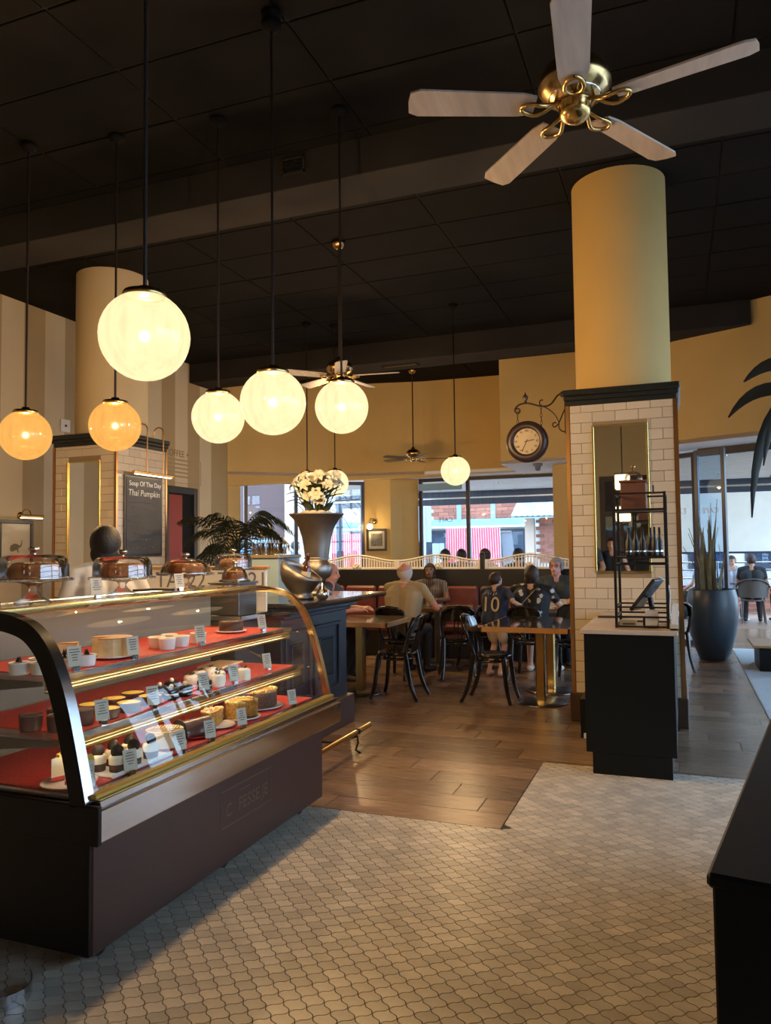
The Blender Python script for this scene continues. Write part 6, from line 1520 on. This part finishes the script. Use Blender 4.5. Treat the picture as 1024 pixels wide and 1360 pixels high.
# brick building behind
bb = thing('brick_building', 'red brick shop building with blue fascia across the street', 'building', (-7, 30, -0.02))
MB().box(-9, 7, 0.05, 2.5, 0, 7).build('wall', 'mortar', bb)
def bricks(parent, x0, x1, z0, z1, y, bw=0.30, bh=0.10, mat='brick', name='brick'):
    me = MB().bbox(-bw/2+0.008, bw/2-0.008, -0.02, 0.03, 0.008, bh-0.008, 0.004).mesh('brick'); me.materials.append(MAT[mat]); r = 0; z = z0
    while z < z1-0.01:
        x = x0+(bw/2 if r % 2 == 0 else 0)
        while x < x1-0.01: instance(name, me, parent, (x+bw/2*0, y, z)); x += bw
        z += bh; r += 1
bricks(bb, -2.4, 2.4, 2.75, 3.9, 0.03, 0.44, 0.145)
MB().bbox(-9, 7, -0.15, 0.05, 2.45, 2.72, 0.01).build('fascia', 'fascia_blue', bb); MB().bbox(-9, 7, -0.25, 0.05, 2.38, 2.45, 0.01).build('fascia_trim', 'soffit_white', bb)
for x in (-1.3, 0.1, 2.2): f = MB().bbox(x-0.09, x+0.09, -0.05, 0.05, 2.72, 3.9, 0.005).build('drainpipe', 'fascia_blue', bb)
for x in (-5, -2.4, 0.3, 3.0, 5.4):
    f = MB().bbox(x-1.1, x+1.1, -0.03, 0.06, 0.5, 2.3, 0.01).build('shop_window', 'beam_navy', bb); MB().box(x-1.0, x+1.0, -0.035, -0.03, 0.6, 2.2).build('pane', 'glass_blue', f)
mw = thing('mauve_building', 'mauve rendered building with pale pilaster outside the back window', 'building', (-14.5, 22, -0.02)); mk('mauve', (0.085, 0.05, 0.048), 0.8)
MB().box(-3.5, 2.6, 0, 2, 2.0, 7).build('upper_wall', 'mauve', mw); MB().box(-3.5, 2.6, 0.1, 2, 0, 2.0).build('shop_front', 'concrete', mw); MB().bbox(2.6, 3.15, -0.1, 0.3, 0, 7, 0.02).build('pilaster', 'brick_pale', mw)
for x in (-2.9, -1.5, -0.1, 1.3): f = MB().bbox(x-0.6, x+0.6, 0.04, 0.12, 0.3, 1.9, 0.01).build('shop_window', 'panel_paleblue', mw); MB().box(x-0.5, x+0.5, 0.03, 0.04, 0.4, 1.8).build('pane', 'glass_blue', f)
hoarding('red ribbed hoarding panel across the street behind the passer-by', -11.2, -10.0, 2.1)
# tiled roof kiosk
kk = thing('tiled_roof_kiosk', 'brick kiosk with a pale green tiled roof seen through the booth window', 'kiosk', (-3.7, 27.3, -0.02))
for x in (-1.25, 1.3): pier = MB().bbox(x-0.16, x+0.16, -0.16, 0.16, 0, 2.6, 0.01).build('pier', 'brick_pale', kk)
MB().box(-1.0, 1.2, 0.3, 0.4, 0, 2.6).build('back_wall', 'mortar', kk); bricks(kk, -0.95, 1.2, 1.0, 2.6, 0.29, 0.3, 0.13)
w = MB().bbox(-0.3, 1.1, 0.1, 0.2, 0.3, 1.85, 0.01).build('doors', 'fascia_blue', kk)
for x in (-0.25, 0.10, 0.45, 0.8): MB().bbox(x, x+0.28, 0.06, 0.11, 0.4, 1.75, 0.01).build('pane', 'beam_navy', w)
rt = MB().prism([(0.0, -0.06), (0.10, -0.03), (0.19, -0.06), (0.19, -0.03), (0.10, 0.0), (0.0, -0.03)], 0, 0.36).mesh('roof_tile'); rt.materials.append(MAT['roof_tile'])
for i in range(19):
    for j in range(4):
        o = instance('roof_tile', rt, kk, (-1.75+i*0.19, -0.85+j*0.30, 2.62+j*0.14)); o.rotation_euler = (radians(-65), 0, 0)
MB().add([(-1.75, -0.9, 2.58), (1.95, -0.9, 2.58), (1.95, 0.6, 3.2), (-1.75, 0.6, 3.2)], [(0, 1, 2, 3)]).build('roof_deck', 'roof_tile', kk)
# terrace building edge on the right, low wall and street
tb_ = thing('street_building', 'pale street building beyond the terrace blinds', 'building', (4, 32, -0.02)); MB().box(-3.9, 14, 0, 3, 0, 8).build('wall', 'concrete', tb_)
for x in range(-3, 13, 2):
    for z in (0.6, 3.8): f = MB().bbox(x-0.7, x+0.7, -0.06, 0.02, z, z+2.0, 0.01).build('window', 'beam_navy', tb_); MB().box(x-0.6, x+0.6, -0.07, -0.06, z+0.1, z+1.9).build('pane', 'glass_blue', f)
bw_ = thing('terrace_fence', 'low terrace fence with brick base behind the diners', 'fence', (3.2, 19.2, -0.01)); MB().bbox(-4, 4.5, -0.08, 0.08, 0, 0.55, 0.01).build('base', 'mortar', bw_); bricks(bw_, -3.9, 0.8, 0.02, 0.54, -0.08, 0.28, 0.1)
for z in (0.75, 0.95, 1.12): MB().bbox(-4, 4.5, -0.02, 0.02, z, z+0.035, 0.005).build('rail', 'silver', bw_)
for x in (-3.9, -2.4, -0.9, 0.6, 2.1, 3.6): MB().bbox(x-0.025, x+0.025, -0.025, 0.025, 0.55, 1.16, 0.004).build('post', 'silver', bw_)
# terrace furniture and people
def rattan(loc, rz, label):
    t = thing('rattan_chair', label, 'chair', (*loc, 0), rz, 'rattan terrace chairs')
    MB().lathe([(0.001, 0.43), (0.22, 0.43), (0.23, 0.445), (0.22, 0.46), (0.001, 0.455)], 24).build('seat', 'rattan', t)
    rows = [[(0.27*sin(a), -0.24*cos(a)+0.02-0.06*(z-0.45), z) for a in [(-75+150*i/14)*pi/180 for i in range(15)]] for z in (0.50, 0.60, 0.72, 0.82)]
    m = MB().sheet(rows); m.sheet([[(p[0]*0.95, p[1]*0.95, p[2]) for p in r][::-1] for r in rows]); m.build('woven_back', 'rattan', t)
    MB().tube([(0.29*sin(a), -0.26*cos(a)+0.0, 0.66+0.2*cos(a*0.85)) for a in [(-95+190*i/18)*pi/180 for i in range(19)]], 0.015, 8).build('back_hoop', 'rattan', t)
    for sx in (-1, 1):
        MB().tube([(sx*0.17, 0.17, 0.44), (sx*0.20, 0.2, 0)], 0.014, 8).build('leg', 'wood_dark', t); MB().tube([(sx*0.18, -0.16, 0.44), (sx*0.21, -0.23, 0)], 0.014, 8).build('leg', 'wood_dark', t); MB().tube([(sx*0.28, 0.02, 0.66), (sx*0.27, 0.2, 0.64), (sx*0.2, 0.2, 0.44)], 0.013, 8).build('armrest', 'wood_dark', t)
    return t
rattan((1.31, 16.55), -0.05, 'dark rattan chair under the terrace diner in black'); rattan((1.0, 17.82), pi+0.3, 'dark rattan chair under the terrace woman in grey'); rattan((0.45, 16.9), 1.2, 'dark rattan chair behind the folding door leaf'); rattan((1.95, 16.7), 0.2, 'dark rattan chair at the edge of the terrace group')
t = thing('terrace_table', 'round terrace table between the diners', 'table', (1.17, 17.28, 0)); MB().lathe([(0.001, 0.72), (0.27, 0.72), (0.28, 0.735), (0.27, 0.75), (0.001, 0.75)], 32).build('top', 'table_top', t); MB().cyl((0, 0, 0.02), (0, 0, 0.72), 0.03, n=12).build('pedestal', 'steel_dark', t); MB().lathe([(0.001, 0.03), (0.12, 0.02), (0.13, 0)], 24).build('base', 'steel_dark', t)
person('terrace diner with tied brown hair in a black top seen from behind', (1.31, 16.62), -0.05, 1.74, seat=0.46, skin='skin_tan', top='shirt_black', hair='hair_brown', hairstyle='short', voxel=0.013, width=1.15, lean=0.15, feet={1: (0.13, 0.24, 0.09), -1: (-0.13, 0.24, 0.09)})
person('terrace woman with long brown hair in a grey top facing the diner in black', (1.0, 17.80), pi+0.3, 1.66, seat=0.46, skin='skin_light', top='shirt_grey', hair='hair_brown', hairstyle='long', voxel=0.013, hands={1: Vector((0.1, 0.3, 1.02)), -1: Vector((-0.15, 0.34, 0.83))}, feet={1: (0.12, 0.22, 0.09), -1: (-0.12, 0.22, 0.09)})
person('terrace guest in pale blue half hidden by the folding door leaf', (0.45, 16.9), 1.0, 1.68, seat=0.46, skin='skin_light', top='shirt_blue', hair='hair_brown', hairstyle='bob', voxel=0.016)
person('terrace guest with dark hair at the far side of the terrace group', (1.95, 16.75), 0.3, 1.7, seat=0.46, skin='skin_light', top='shirt_slate', hair='hair_brown', hairstyle='long', voxel=0.016)
person('passer-by in a pale blue shirt in profile outside the back window', (-9.0, 17.0), -1.4, 1.82, pose='stand', skin='skin_dark', top='shirt_blue', hair='hair_black', voxel=0.016)
person('passer-by in a bright green top at the edge of the booth window', (-2.72, 19.0), 0.8, 1.6, pose='stand', skin='skin_tan', top='shirt_green', hair='hair_black', voxel=0.016)
# two-tier lanterns near the entrance, seen in the mirrors
for x, y in ((-1.08, -3.0), (1.2, -3.2)):
    t = thing('box_lantern', 'two-tier box lantern with warm glowing shades near the entrance', 'lamp', (x, y, 2.0), 0, 'box lanterns near the entrance')
    MB().cyl((0, 0, 0), (0, 0, CEIL-2.0), 0.012, n=8).build('rod', 'iron', t)
    for z in (0.05, 0.72): s_ = MB().bbox(-0.14, 0.14, -0.14, 0.14, z, z+0.30, 0.01).build('shade', 'shade_box', t); MB().bbox(-0.15, 0.15, -0.15, 0.15, z+0.30, z+0.33, 0.005).build('cap', 'iron', s_)
